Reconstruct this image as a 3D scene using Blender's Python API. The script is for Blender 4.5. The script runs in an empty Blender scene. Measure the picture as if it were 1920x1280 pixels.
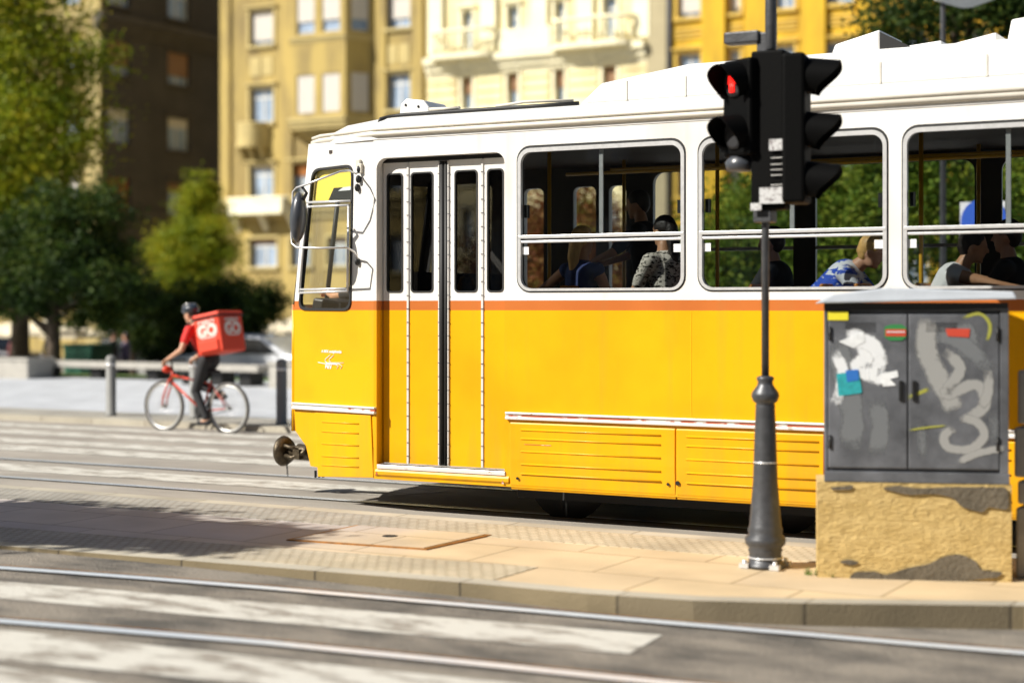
import bpy, bmesh, math, random
from mathutils import Vector, Matrix
S = bpy.context.scene
C = S.collection
random.seed(7)
rad = math.radians
# ------------------------------------------------------------------ camera, sky, sun, exposure
FP = 3100.0; TH = rad(29.1); H = 1.7          # focal length in photo pixels, yaw from the street normal, eye height
SN, CS = math.sin(TH), math.cos(TH)
cam = bpy.data.cameras.new('camera'); co = bpy.data.objects.new('camera', cam); C.objects.link(co)
co.location = (0, 0, H); co.rotation_euler = (rad(90), 0, TH)
cam.sensor_width = 36; cam.lens = FP/1920*36; cam.shift_y = -65/1920; cam.clip_end = 3000
cam.dof.use_dof = True; cam.dof.focus_distance = 13.2; cam.dof.aperture_fstop = 0.8
S.camera = co
SUN = Vector((0.51, 0.60, -0.62)).normalized()
EL = math.asin(-SUN.z); AZ = math.atan2(-SUN.x, -SUN.y)
W = bpy.data.worlds.new('World'); S.world = W; W.use_nodes = True
nt = W.node_tree; bg = nt.nodes['Background']
sky = nt.nodes.new('ShaderNodeTexSky'); sky.sky_type = 'NISHITA'; sky.sun_disc = False
sky.sun_elevation = EL; sky.sun_rotation = AZ
nt.links.new(sky.outputs[0], bg.inputs[0]); bg.inputs[1].default_value = 0.05
sl = bpy.data.lights.new('sun', 'SUN'); sl.energy = 5; sl.angle = rad(.5); sl.color = (1, .95, .86)
so = bpy.data.objects.new('sun', sl); C.objects.link(so); so.rotation_euler = SUN.to_track_quat('-Z', 'Y').to_euler()
so.location = (0, 0, 30)
S.view_settings.view_transform = 'Standard'; S.view_settings.look = 'None'
S.view_settings.exposure = 0.6; S.view_settings.gamma = 1
S.render.resolution_x = 1024; S.render.resolution_y = 682

# ------------------------------------------------------------------ mapping helpers
def dxy(px): return -FP*SN + (px-960)*CS, FP*CS + (px-960)*SN
def AT(px, py, Y):                      # world X, Z of a photo pixel on the plane at depth Y
    a, b = dxy(px); return Y*a/b, H - (py-575)*Y/b
def AX(px, Y=11.4): return AT(px, 575, Y)[0]
def GP(px, py, z=0.0):                  # ground point at height z
    a, b = dxy(px); Y = (H-z)*b/(py-575); return Vector((Y*a/b, Y, z))
def V(*a): return Vector(a)

# ------------------------------------------------------------------ materials
def N(t, k, **kw):
    n = t.nodes.new('ShaderNode'+k)
    for a, b in kw.items(): setattr(n, a, b)
    return n
def mat(name, c, rough=.6, metal=0, var=0, vs=4, bump=0, bs=40, coat=0, spec=.5, emit=0, stretch=None, c2=None, thr=None):
    m = bpy.data.materials.new(name); m.use_nodes = True; t = m.node_tree; b = t.nodes['Principled BSDF']
    c = tuple(c)+(1,)
    b.inputs['Base Color'].default_value = c; b.inputs['Roughness'].default_value = rough
    b.inputs['Metallic'].default_value = metal; b.inputs['Coat Weight'].default_value = coat
    b.inputs['Specular IOR Level'].default_value = spec
    if emit: b.inputs['Emission Color'].default_value = c; b.inputs['Emission Strength'].default_value = emit
    if var or bump or c2:
        tc = N(t, 'TexCoord'); mp = N(t, 'Mapping'); t.links.new(tc.outputs['Object'], mp.inputs[0])
        if stretch: mp.inputs['Scale'].default_value = stretch
    if var or c2:
        n = N(t, 'TexNoise'); n.inputs['Scale'].default_value = vs; n.inputs['Detail'].default_value = 8
        n.inputs['Roughness'].default_value = .65
        t.links.new(mp.outputs[0], n.inputs[0])
        r = N(t, 'ValToRGB'); t.links.new(n.outputs[0], r.inputs[0])
        lo, hi = thr or (.3, .7)
        r.color_ramp.elements[0].position = lo; r.color_ramp.elements[1].position = hi
        if c2:
            r.color_ramp.elements[0].color = tuple(c2)+(1,); r.color_ramp.elements[1].color = c
        else:
            r.color_ramp.elements[0].color = tuple(x*(1-var) for x in c[:3])+(1,)
            r.color_ramp.elements[1].color = tuple(min(1, x*(1+var)) for x in c[:3])+(1,)
        t.links.new(r.outputs[0], b.inputs['Base Color'])
    if bump:
        n = N(t, 'TexNoise'); n.inputs['Scale'].default_value = bs; n.inputs['Detail'].default_value = 6
        t.links.new(mp.outputs[0], n.inputs[0])
        u = N(t, 'Bump'); u.inputs['Strength'].default_value = bump; u.inputs['Distance'].default_value = .02
        t.links.new(n.outputs[0], u.inputs['Height']); t.links.new(u.outputs[0], b.inputs['Normal'])
    return m
def tram_paint():
    m = mat('tram_paint', (.8, .8, .78), .38, coat=.12, spec=.3); t = m.node_tree; b = t.nodes['Principled BSDF']
    g = N(t, 'NewGeometry'); s = N(t, 'SeparateXYZ'); t.links.new(g.outputs['Position'], s.inputs[0])
    r = N(t, 'ValToRGB'); r.color_ramp.interpolation = 'CONSTANT'
    mr = N(t, 'MapRange'); mr.inputs[1].default_value = 0; mr.inputs[2].default_value = 4
    t.links.new(s.outputs['Z'], mr.inputs[0]); t.links.new(mr.outputs[0], r.inputs[0])
    e = r.color_ramp.elements; e[0].position = 0; e[0].color = (.8, .39, .0, 1)
    e[1].position = 1.664/4; e[1].color = (.52, .15, .03, 1)
    k = e.new(1.738/4); k.color = (.8, .79, .76, 1)
    n = N(t, 'TexNoise'); n.inputs['Scale'].default_value = 1.3; n.inputs['Detail'].default_value = 9
    t.links.new(g.outputs['Position'], n.inputs[0])
    mx = N(t, 'MixRGB', blend_type='MULTIPLY'); q = N(t, 'ValToRGB'); t.links.new(n.outputs[0], q.inputs[0])
    q.color_ramp.elements[0].position = .25; q.color_ramp.elements[0].color = (.84, .8, .76, 1)
    q.color_ramp.elements[1].position = .6; q.color_ramp.elements[1].color = (1, 1, 1, 1)
    mx.inputs[0].default_value = 1; t.links.new(r.outputs[0], mx.inputs[1]); t.links.new(q.outputs[0], mx.inputs[2])
    t.links.new(mx.outputs[0], b.inputs['Base Color'])
    mp = N(t, 'Mapping'); mp.inputs['Scale'].default_value = (9, 9, .8); t.links.new(g.outputs['Position'], mp.inputs[0])
    n3 = N(t, 'TexNoise'); n3.inputs['Scale'].default_value = 1; n3.inputs['Detail'].default_value = 10; t.links.new(mp.outputs[0], n3.inputs[0])
    mz = N(t, 'MapRange'); mz.inputs[1].default_value = 1.0; mz.inputs[2].default_value = .25; mz.inputs[3].default_value = 0; mz.inputs[4].default_value = .22; t.links.new(s.outputs['Z'], mz.inputs[0])
    a3 = N(t, 'Math', operation='ADD'); t.links.new(n3.outputs[0], a3.inputs[0]); t.links.new(mz.outputs[0], a3.inputs[1])
    r3 = N(t, 'MapRange'); r3.inputs[1].default_value = .55; r3.inputs[2].default_value = .95; r3.inputs[3].default_value = 0; r3.inputs[4].default_value = .28; t.links.new(a3.outputs[0], r3.inputs[0])
    m3 = N(t, 'MixRGB'); m3.inputs[2].default_value = (.3, .17, .05, 1); t.links.new(r3.outputs[0], m3.inputs[0]); t.links.new(mx.outputs[0], m3.inputs[1]); t.links.new(m3.outputs[0], b.inputs['Base Color'])
    n2 = N(t, 'TexNoise'); n2.inputs['Scale'].default_value = 2.2; t.links.new(g.outputs['Position'], n2.inputs[0])
    u = N(t, 'Bump'); u.inputs['Strength'].default_value = .12; u.inputs['Distance'].default_value = .02
    t.links.new(n2.outputs[0], u.inputs['Height']); t.links.new(u.outputs[0], b.inputs['Normal'])
    return m
def glass(name, tint=(.8, .85, .85), refl=.5, rough=.02):
    m = bpy.data.materials.new(name); m.use_nodes = True; t = m.node_tree; t.nodes.remove(t.nodes['Principled BSDF'])
    o = t.nodes['Material Output']; a = N(t, 'BsdfTransparent'); a.inputs[0].default_value = tuple(tint)+(1,)
    g = N(t, 'BsdfGlossy'); g.inputs['Roughness'].default_value = rough; f = N(t, 'LayerWeight'); f.inputs[0].default_value = .5; pw = N(t, 'Math', operation='POWER'); pw.inputs[1].default_value = 4
    k = N(t, 'Math', operation='MULTIPLY_ADD'); k.inputs[1].default_value = refl; k.inputs[2].default_value = refl*.09
    t.links.new(f.outputs['Facing'], pw.inputs[0]); t.links.new(pw.outputs[0], k.inputs[0]); x = N(t, 'MixShader')
    t.links.new(k.outputs[0], x.inputs[0]); t.links.new(a.outputs[0], x.inputs[1]); t.links.new(g.outputs[0], x.inputs[2])
    t.links.new(x.outputs[0], o.inputs[0]); return m
def leafmat(name, c1, c2, c3=None):
    m = bpy.data.materials.new(name); m.use_nodes = True; t = m.node_tree; b = t.nodes['Principled BSDF']
    g = N(t, 'NewGeometry'); n = N(t, 'TexNoise'); n.inputs['Scale'].default_value = .9; n.inputs['Detail'].default_value = 4
    t.links.new(g.outputs['Position'], n.inputs[0])
    ad = N(t, 'Math', operation='ADD'); mu = N(t, 'Math', operation='MULTIPLY'); mu.inputs[1].default_value = .45
    t.links.new(g.outputs['Random Per Island'], mu.inputs[0]); t.links.new(mu.outputs[0], ad.inputs[0]); t.links.new(n.outputs[0], ad.inputs[1])
    r = N(t, 'ValToRGB'); t.links.new(ad.outputs[0], r.inputs[0]); e = r.color_ramp.elements
    e[0].position = .46; e[0].color = tuple(c1)+(1,); e[1].position = .74; e[1].color = tuple(c2)+(1,)
    if c3: k = e.new(1.0); k.color = tuple(c3)+(1,)
    t.links.new(r.outputs[0], b.inputs['Base Color']); b.inputs['Roughness'].default_value = .6
    b.inputs['Specular IOR Level'].default_value = .25
    tr = N(t, 'BsdfTranslucent'); t.links.new(r.outputs[0], tr.inputs[0]); x = N(t, 'MixShader'); x.inputs[0].default_value = .35
    t.links.new(b.outputs[0], x.inputs[1]); t.links.new(tr.outputs[0], x.inputs[2]); t.links.new(x.outputs[0], t.nodes['Material Output'].inputs[0])
    return m
def brickmat(name, c1, c2, mortar, w, h, ms=.01, rough=.8, bump=.3, offset=.5, var=.2, rot=0):
    m = bpy.data.materials.new(name); m.use_nodes = True; t = m.node_tree; b = t.nodes['Principled BSDF']
    g = N(t, 'NewGeometry'); mp = N(t, 'Mapping'); mp.inputs['Rotation'].default_value = (0, 0, rot)
    t.links.new(g.outputs['Position'], mp.inputs[0])
    k = N(t, 'TexBrick'); k.offset = offset; k.inputs['Scale'].default_value = 1
    k.inputs['Color1'].default_value = tuple(c1)+(1,); k.inputs['Color2'].default_value = tuple(c2)+(1,); k.inputs['Mortar'].default_value = tuple(mortar)+(1,)
    k.inputs['Brick Width'].default_value = w; k.inputs['Row Height'].default_value = h; k.inputs['Mortar Size'].default_value = ms
    t.links.new(mp.outputs[0], k.inputs[0])
    n = N(t, 'TexNoise'); n.inputs['Scale'].default_value = 1.7; n.inputs['Detail'].default_value = 9; t.links.new(g.outputs['Position'], n.inputs[0])
    q = N(t, 'ValToRGB'); q.color_ramp.elements[0].position = .3; q.color_ramp.elements[0].color = (1-var, 1-var, 1-var, 1)
    q.color_ramp.elements[1].position = .65; q.color_ramp.elements[1].color = (1, 1, 1, 1); t.links.new(n.outputs[0], q.inputs[0])
    x = N(t, 'MixRGB', blend_type='MULTIPLY'); x.inputs[0].default_value = 1
    t.links.new(k.outputs[0], x.inputs[1]); t.links.new(q.outputs[0], x.inputs[2]); t.links.new(x.outputs[0], b.inputs['Base Color'])
    b.inputs['Roughness'].default_value = rough
    n2 = N(t, 'TexNoise'); n2.inputs['Scale'].default_value = 60; n2.inputs['Detail'].default_value = 4; t.links.new(g.outputs['Position'], n2.inputs[0])
    ma = N(t, 'Math', operation='MULTIPLY_ADD'); ma.inputs[1].default_value = -1.5; t.links.new(k.outputs['Fac'], ma.inputs[0]); t.links.new(n2.outputs[0], ma.inputs[2])
    u = N(t, 'Bump'); u.inputs['Strength'].default_value = bump; u.inputs['Distance'].default_value = .012
    t.links.new(ma.outputs[0], u.inputs['Height']); t.links.new(u.outputs[0], b.inputs['Normal'])
    return m
M = {}
M['paint'] = tram_paint()
M['white'] = mat('white_paint', (.8, .79, .76), .4, coat=.2, var=.06, vs=3)
M['cream'] = mat('cream_trim', (.62, .58, .5), .5, var=.1)
M['yellow'] = mat('yellow_paint', (.86, .455, .002), .35, coat=.3)
M['redpaint'] = mat('red_trim', (.42, .1, .05), .5, c2=(.62, .6, .56), thr=(.46, .52), vs=3)
M['alu'] = mat('aluminium', (.66, .66, .66), .35, .45, var=.12, vs=20)
M['alud'] = mat('aluminium_trim', (.68, .66, .63), .45, .2, vs=9, c2=(.36, .26, .17), thr=(.28, .38))
M['rubber'] = mat('black_rubber', (.012, .012, .012), .6)
M['black'] = mat('black_housing', (.003, .003, .003), .6, bump=.05, spec=.06)
M['dark'] = mat('dark_metal', (.018, .018, .018), .5, .4)
M['iron'] = mat('grey_cast_iron', (.07, .072, .078), .42, .35, var=.25, vs=14, bump=.1)
M['grease'] = mat('greasy_steel', (.085, .065, .04), .45, .6, var=.5, vs=22, bump=.3)
M['lining'] = mat('interior_lining', (.05, .042, .035), .6, var=.2)
M['ceil'] = mat('interior_ceiling', (.04, .025, .018), .7)
M['floor_in'] = mat('interior_floor', (.02, .02, .02), .7)
M['poleY'] = mat('yellow_rail', (.65, .36, .01), .35, coat=.3)
M['seat'] = mat('orange_seat', (.55, .2, .02), .45)
M['glass'] = glass('tram_glass', (.78, .8, .8), .5)
M['doorglass'] = glass('door_glass', (.24, .24, .24), .5)
M['cabglass'] = glass('cab_glass', (.95, .96, .95), .4)
M['mirror'] = mat('mirror_shell', (.05, .055, .065), .35, coat=.3)
M['blind'] = mat('yellow_blind', (.95, .72, .08), .7, var=.05)
M['asphalt'] = mat('asphalt', (.25, .22, .18), .88, c2=(.085, .078, .068), thr=(.36, .6), vs=2.6, bump=.8, bs=70, stretch=(.5, 1, 1))
M['asphalt2'] = mat('tramway_asphalt', (.31, .28, .24), .85, var=.25, vs=1.5, bump=.4, bs=80, stretch=(.4, 1, 1))
M['zebra'] = mat('road_paint', (.58, .56, .5), .8, c2=(.27, .24, .2), thr=(.38, .54), vs=7, bump=.4, bs=80, stretch=(.4, 1, 1))
M['slab'] = brickmat('paving_slabs', (.66, .5, .29), (.58, .45, .29), (.38, .28, .16), .9, .7, .01, .75, .2, var=.22)
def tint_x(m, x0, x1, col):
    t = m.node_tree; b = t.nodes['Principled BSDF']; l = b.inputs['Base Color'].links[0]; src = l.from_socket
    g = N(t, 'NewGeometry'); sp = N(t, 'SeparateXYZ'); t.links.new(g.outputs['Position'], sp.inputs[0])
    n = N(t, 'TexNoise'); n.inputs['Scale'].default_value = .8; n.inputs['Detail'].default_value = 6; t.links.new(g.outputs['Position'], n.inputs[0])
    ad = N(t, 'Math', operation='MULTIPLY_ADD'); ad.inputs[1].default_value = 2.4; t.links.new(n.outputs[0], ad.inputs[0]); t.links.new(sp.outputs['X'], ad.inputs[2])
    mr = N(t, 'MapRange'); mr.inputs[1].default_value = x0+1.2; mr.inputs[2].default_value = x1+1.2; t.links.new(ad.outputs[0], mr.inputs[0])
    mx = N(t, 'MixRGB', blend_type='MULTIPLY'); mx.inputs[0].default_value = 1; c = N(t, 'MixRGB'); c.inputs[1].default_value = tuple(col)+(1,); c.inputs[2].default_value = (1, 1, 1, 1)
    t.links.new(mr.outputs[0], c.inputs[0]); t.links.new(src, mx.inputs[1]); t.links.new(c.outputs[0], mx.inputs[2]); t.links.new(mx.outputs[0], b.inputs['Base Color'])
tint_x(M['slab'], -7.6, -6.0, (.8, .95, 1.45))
M['cobble'] = brickmat('small_cobbles', (.6, .51, .36), (.52, .45, .32), (.4, .33, .22), .085, .07, .01, .8, .5, var=.25)
M['plaza'] = brickmat('plaza_paving', (.55, .57, .6), (.5, .52, .55), (.38, .39, .42), .6, .4, .012, .75, .2, var=.2)
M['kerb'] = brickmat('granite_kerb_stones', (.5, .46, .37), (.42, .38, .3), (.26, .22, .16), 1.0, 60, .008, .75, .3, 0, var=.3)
M['kerbface'] = brickmat('shaded_kerb_face', (.24, .19, .11), (.18, .145, .09), (.1, .08, .05), 1.0, 60, .009, .9, .4, 0, var=.35)  # olive-tan kerb face with its shade painted in as a darker colour
M['rail'] = mat('polished_rail', (.8, .86, .95), .3, .25, var=.1, vs=30)
M['rust'] = mat('rusty_rail_lip', (.32, .14, .03), .7, .3, var=.4, vs=15)
M['groove'] = mat('rail_groove', (.012, .011, .01), .9)
M['concrete'] = mat('pale_concrete', (.38, .36, .32), .8, var=.15, vs=4, bump=.2)
M['render'] = mat('rough_yellow_render', (.58, .42, .17), .9, c2=(.44, .3, .1), thr=(.3, .6), vs=7, bump=.7, bs=55, stretch=(.6, .6, 1.6))
M['cab'] = mat('grey_cabinet_paint', (.115, .12, .132), .33, var=.5, vs=3, bump=.05)
M['cabroof'] = mat('light_grey_cabinet_roof', (.42, .45, .49), .5, var=.1)
M['spray'] = mat('silver_spray', (.27, .27, .27), .55, var=.15, vs=6)
M['spray2'] = mat('yellow_spray', (.3, .3, .06), .7)
M['labelp'] = mat('grey_label_paper', (.5, .5, .5), .7, c2=(.2, .18, .18), thr=(.4, .5), vs=45)
M['paperw'] = mat('white_paper', (.75, .77, .78), .8, var=.15, vs=25)
M['teal'] = mat('teal_paper', (.02, .32, .35), .8, var=.3, vs=30)
M['bluep'] = mat('blue_paper', (.02, .15, .5), .7)
M['stkY'] = mat('yellow_sticker', (.8, .7, .03), .6)
M['stkG'] = mat('green_sticker', (.03, .22, .06), .6)
M['stkR'] = mat('red_sticker', (.55, .06, .03), .6)
M['tar'] = mat('dark_patch', (.12, .1, .07), .9, var=.3, bump=.5)
M['redlamp'] = mat('red_lamp', (1, .015, .01), .4, emit=1.4)
M['bark'] = mat('bark', (.09, .065, .045), .9, var=.3, bump=.6)
M['soil'] = mat('dusty_ground', (.2, .18, .15), .95, var=.3, vs=.3)
M['grass'] = mat('lawn', (.07, .12, .02), .9, var=.4, vs=3)
M['skin'] = mat('skin', (.55, .3, .19), .5)
M['skin2'] = mat('tanned_skin', (.5, .26, .14), .5)
M['hairD'] = mat('dark_hair', (.015, .01, .008), .5, bump=.4)
M['hairB'] = mat('blond_hair', (.6, .36, .12), .5, var=.4, vs=20, bump=.5, stretch=(1, 1, .2))
M['red'] = mat('red_shirt', (.65, .02, .015), .75, bump=.2)
M['bag'] = mat('orange_red_bag', (.72, .055, .02), .6, bump=.15)
M['logo'] = mat('pale_print', (.8, .66, .6), .6)
M['logow'] = mat('white_print', (.85, .85, .82), .6)
M['trous'] = mat('black_trousers', (.018, .018, .02), .8, bump=.2)
M['blue'] = mat('blue_cloth', (.02, .1, .55), .7)
M['navy'] = mat('navy_top', (.02, .04, .14), .7)
M['whitec'] = mat('white_cloth', (.75, .75, .76), .8, bump=.2)
M['leopard'] = mat('leopard_cloth', (.72, .66, .58), .8, c2=(.02, .015, .01), thr=(.45, .5), vs=26, stretch=(1, 1, 2.2))
M['jersey'] = mat('blue_white_jersey', (.75, .78, .85), .7, c2=(.015, .08, .55), thr=(.5, .54), vs=4, stretch=(1, 1, 3))
M['blackc'] = mat('black_cloth', (.012, .012, .014), .8)
M['frame_red'] = mat('red_bike_paint', (.55, .05, .02), .35, coat=.5)
M['tyre'] = mat('tyre', (.1, .095, .09), .85)
M['rim'] = mat('bike_rim', (.6, .6, .58), .35, .8)
# buildings
M['ochre'] = mat('ochre_plaster', (.47, .35, .11), .9, c2=(.24, .18, .075), thr=(.34, .6), vs=1.1, bump=.3, bs=12, stretch=(1, 1, .22))
M['ochre2'] = mat('pale_ochre_trim', (.5, .4, .17), .85, var=.15, vs=1)
M['creamb'] = mat('cream_plaster', (.85, .76, .45), .85, c2=(.6, .5, .27), thr=(.32, .56), vs=1.1, stretch=(1, 1, .25), bump=.2, bs=12)
M['creamt'] = mat('cream_stone_trim', (.88, .82, .58), .8, var=.1, vs=1)
M['orangeb'] = mat('golden_plaster', (.64, .4, .02), .85, c2=(.42, .25, .02), thr=(.32, .58), vs=1.1, stretch=(1, 1, .22), bump=.2, bs=12)
M['orange2'] = mat('golden_trim', (.62, .42, .08), .8, var=.15, vs=1)
M['beigeb'] = mat('beige_grey_plaster', (.42, .36, .22), .9, var=.15, vs=.5)
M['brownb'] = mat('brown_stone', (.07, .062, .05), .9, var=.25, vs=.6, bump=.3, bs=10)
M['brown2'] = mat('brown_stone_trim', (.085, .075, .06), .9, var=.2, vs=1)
M['bglass'] = mat('window_pane', (.3, .38, .5), .08, var=.4, vs=1.2, spec=.8)
M['bframe'] = mat('window_frame_white', (.66, .66, .63), .6)
M['shutW'] = mat('pale_roller_blind', (.66, .62, .56), .8, bump=.1)
M['shutB'] = mat('brown_roller_blind', (.3, .17, .09), .8)
M['shutO'] = mat('orange_shutter', (.34, .12, .02), .8)
M['voidb'] = mat('dark_room', (.03, .03, .03), .9)
M['rooft'] = mat('roof_tile', (.2, .08, .05), .85, var=.3)
M['green'] = mat('green_container', (.02, .14, .08), .6)
M['canvas'] = mat('cream_canvas', (.75, .66, .48), .85)
M['tailr'] = mat('tail_lamp', (.4, .01, .01), .3)
M['carglass'] = mat('car_glass', (.02, .025, .03), .08, spec=.8)

# ------------------------------------------------------------------ mesh builders
class MB:
    def __init__(s): s.v = []; s.f = []; s.mi = []; s.sm = []
    def add(s, vs, fs, mi=0, sm=False):
        o = len(s.v); s.v += [Vector(p) for p in vs]
        for f in fs: s.f.append([i+o for i in f]); s.mi.append(mi); s.sm.append(sm)
        return s
    def box(s, a, b, mi=0, M4=None):
        x0, y0, z0 = [min(a[i], b[i]) for i in range(3)]; x1, y1, z1 = [max(a[i], b[i]) for i in range(3)]
        vs = [V(x0,y0,z0),V(x1,y0,z0),V(x1,y1,z0),V(x0,y1,z0),V(x0,y0,z1),V(x1,y0,z1),V(x1,y1,z1),V(x0,y1,z1)]
        if M4: vs = [M4 @ p for p in vs]
        return s.add(vs, [(0,3,2,1),(4,5,6,7),(0,1,5,4),(1,2,6,5),(2,3,7,6),(3,0,4,7)], mi)
    def tube(s, pts, r, n=10, mi=0, caps=True, sm=True, flat=1.0):
        pts = [Vector(p) for p in pts]; rs = r if isinstance(r, (list, tuple)) else [r]*len(pts)
        o = len(s.v); up = None
        for i, p in enumerate(pts):
            d = (pts[min(i+1, len(pts)-1)] - pts[max(i-1, 0)]).normalized()
            if up is None:
                up = Vector((0, 0, 1)) if abs(d.z) < .9 else Vector((1, 0, 0))
            a = d.cross(up).normalized(); b = a.cross(d).normalized(); up = b
            for k in range(n):
                t = 2*math.pi*k/n; s.v.append(p + (a*math.cos(t)*flat + b*math.sin(t))*rs[i])
        for i in range(len(pts)-1):
            for k in range(n):
                k2 = (k+1) % n; s.f.append([o+i*n+k, o+i*n+k2, o+(i+1)*n+k2, o+(i+1)*n+k]); s.mi.append(mi); s.sm.append(sm)
        if caps:
            s.f.append([o+k for k in range(n)][::-1]); s.f.append([o+(len(pts)-1)*n+k for k in range(n)]); s.mi += [mi]*2; s.sm += [False]*2
        return s
    def lathe(s, prof, c, n=24, mi=0, ax=None, sm=True):   # prof [(r,h)], around z (or ax matrix)
        o = len(s.v); A = ax or Matrix.Identity(3); c = Vector(c)
        for r, h in prof:
            for k in range(n):
                t = 2*math.pi*k/n; s.v.append(c + A @ V(r*math.cos(t), r*math.sin(t), h))
        for i in range(len(prof)-1):
            for k in range(n):
                k2 = (k+1) % n; s.f.append([o+i*n+k, o+i*n+k2, o+(i+1)*n+k2, o+(i+1)*n+k]); s.mi.append(mi); s.sm.append(sm)
        s.f.append([o+k for k in range(n)][::-1]); s.f.append([o+(len(prof)-1)*n+k for k in range(n)]); s.mi += [mi]*2; s.sm += [False]*2
        return s
    def ell(s, c, r, n=12, mi=0, M4=None):
        c = Vector(c); r = r if isinstance(r, (list, tuple)) else (r, r, r); o = len(s.v); m = n//2
        vs = []
        for i in range(m+1):
            ph = math.pi*i/m
            for k in range(n):
                t = 2*math.pi*k/n; p = V(r[0]*math.sin(ph)*math.cos(t), r[1]*math.sin(ph)*math.sin(t), r[2]*math.cos(ph))
                vs.append(c + (M4 @ p if M4 else p))
        fs = [(i*n+k, (i+1)*n+k, (i+1)*n+(k+1) % n, i*n+(k+1) % n) for i in range(m) for k in range(n)]
        return s.add(vs, fs, mi, True)
    def quad(s, a, b, c, d, mi=0): return s.add([a, b, c, d], [(0, 1, 2, 3)], mi)
    def prism(s, pts, d, mi=0):          # closed polygon pts extruded by vector d
        n = len(pts); d = Vector(d); vs = [Vector(p) for p in pts]; vs += [p+d for p in vs]
        return s.add(vs, [list(range(n))[::-1], list(range(n, 2*n))]+[(i, (i+1) % n, n+(i+1) % n, n+i) for i in range(n)], mi)
    def mesh(s, name='m'):
        me = bpy.data.meshes.new(name); me.from_pydata([tuple(p) for p in s.v], [], s.f)
        me.polygons.foreach_set('material_index', s.mi); me.polygons.foreach_set('use_smooth', s.sm); me.update()
        return me
def fixn(me):
    bm = bmesh.new(); bm.from_mesh(me); bmesh.ops.recalc_face_normals(bm, faces=bm.faces); bm.to_mesh(me); bm.free()
WM = {}
def thing(name, label, cat, loc=(0, 0, 0), rz=0, group=None):
    o = bpy.data.objects.new(name, None); C.objects.link(o); o.location = loc; o.rotation_euler = (0, 0, rz); o.empty_display_size = .2
    o['label'] = label; o['category'] = cat
    if group: o['group'] = group
    WM[o.name] = Matrix.Translation(Vector(loc)) @ Matrix.Rotation(rz, 4, 'Z')
    return o
SPLIT = {'wheel', 'spandrel_panel', 'bench_support', 'balcony_console', 'pilaster', 'anchor_bolt', 'door_hinge', 'grab_rail', 'post_band', 'window_latch', 'label_square', 'sticker',
         'container_wheel', 'roof_conduit', 'windscreen_pillar', 'screw', 'skirt_lock', 'jacking_mark', 'door_rubber', 'mirror_clamp', 'mirror_mount', 'gutter', 'hinge_joint', 'spandrel_moulding', 'side_window'}
def comps(mb):
    par = list(range(len(mb.v)))
    def f(i):
        while par[i] != i: par[i] = par[par[i]]; i = par[i]
        return i
    for fc in mb.f:
        for k in fc[1:]: par[f(k)] = f(fc[0])
    g = {}
    for i, fc in enumerate(mb.f): g.setdefault(f(fc[0]), []).append(i)
    out = []
    for ids in g.values():
        n = MB(); mp = {}
        for i in ids:
            fc = []
            for v in mb.f[i]:
                if v not in mp: mp[v] = len(n.v); n.v.append(mb.v[v])
                fc.append(mp[v])
            n.f.append(fc); n.mi.append(mb.mi[i]); n.sm.append(mb.sm[i])
        out.append(n)
    return out
def part(name, mb, mats, parent=None, bevel=0, label=None, local=False, fix=True):
    if name in SPLIT and isinstance(mb, MB):
        cs = comps(mb)
        if len(cs) > 1:
            r = [part1(name, c, mats, parent, bevel, label, local, fix) for c in cs]; return r[0]
    return part1(name, mb, mats, parent, bevel, label, local, fix)
def part1(name, mb, mats, parent=None, bevel=0, label=None, local=False, fix=True):
    """mb in WORLD coordinates (or the parent's own frame when local)"""
    me = mb.mesh(name) if isinstance(mb, MB) else mb
    if fix and isinstance(mb, MB): fixn(me)
    if not isinstance(mats, (list, tuple)): mats = [mats]
    for m in mats: me.materials.append(M[m] if isinstance(m, str) else m)
    o = bpy.data.objects.new(name, me); C.objects.link(o)
    if parent:
        o.parent = parent; w = WM[parent.name]; WM[o.name] = w
        if not local: me.transform(w.inverted())
    else: WM[o.name] = Matrix.Identity(4)
    if bevel:
        b = o.modifiers.new('bevel', 'BEVEL'); b.width = bevel; b.segments = 2; b.limit_method = 'ANGLE'; b.angle_limit = rad(40)
    if label: o['label'] = label
    return o
def solo(name, mb, mats, label, cat, group=None, bevel=0):    # a one-mesh thing
    me = mb.mesh(name); fixn(me)
    c = sum((v.co for v in me.vertices), Vector())/len(me.vertices); c.z = min(v.co.z for v in me.vertices)
    me.transform(Matrix.Translation(-c)); o = part(name, me, mats, None, bevel); o.location = c; o['label'] = label; o['category'] = cat
    if group: o['group'] = group
    return o
def struct(name, mb, mats): o = part(name, mb, mats, fix=True); o['kind'] = 'structure'; return o
def dup(root, loc, rz=None, label=None, group=None):
    r = root.copy(); C.objects.link(r); r.location = loc
    if rz is not None: r.rotation_euler = (0, 0, rz)
    if label: r['label'] = label
    if group: r['group'] = group
    def rec(a, b):
        for ch in list(a.children):
            c = ch.copy(); C.objects.link(c); c.parent = b; rec(ch, c)
    rec(root, r); return r
def rr(x0, y0, x1, y1, r, n=6, rs=None):       # rounded rectangle points
    rs = rs or (r, r, r, r); P = []
    for (cx, cy, sx, sy, a, q) in ((x1, y1, -1, -1, 0, rs[2]), (x0, y1, 1, -1, 90, rs[3]), (x0, y0, 1, 1, 180, rs[0]), (x1, y0, -1, 1, 270, rs[1])):
        if q <= 0: P.append((cx, cy)); continue
        for i in range(n+1):
            t = rad(a+90*i/n); P.append((cx+sx*q+q*math.cos(t), cy+sy*q+q*math.sin(t)))
    return P
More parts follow.
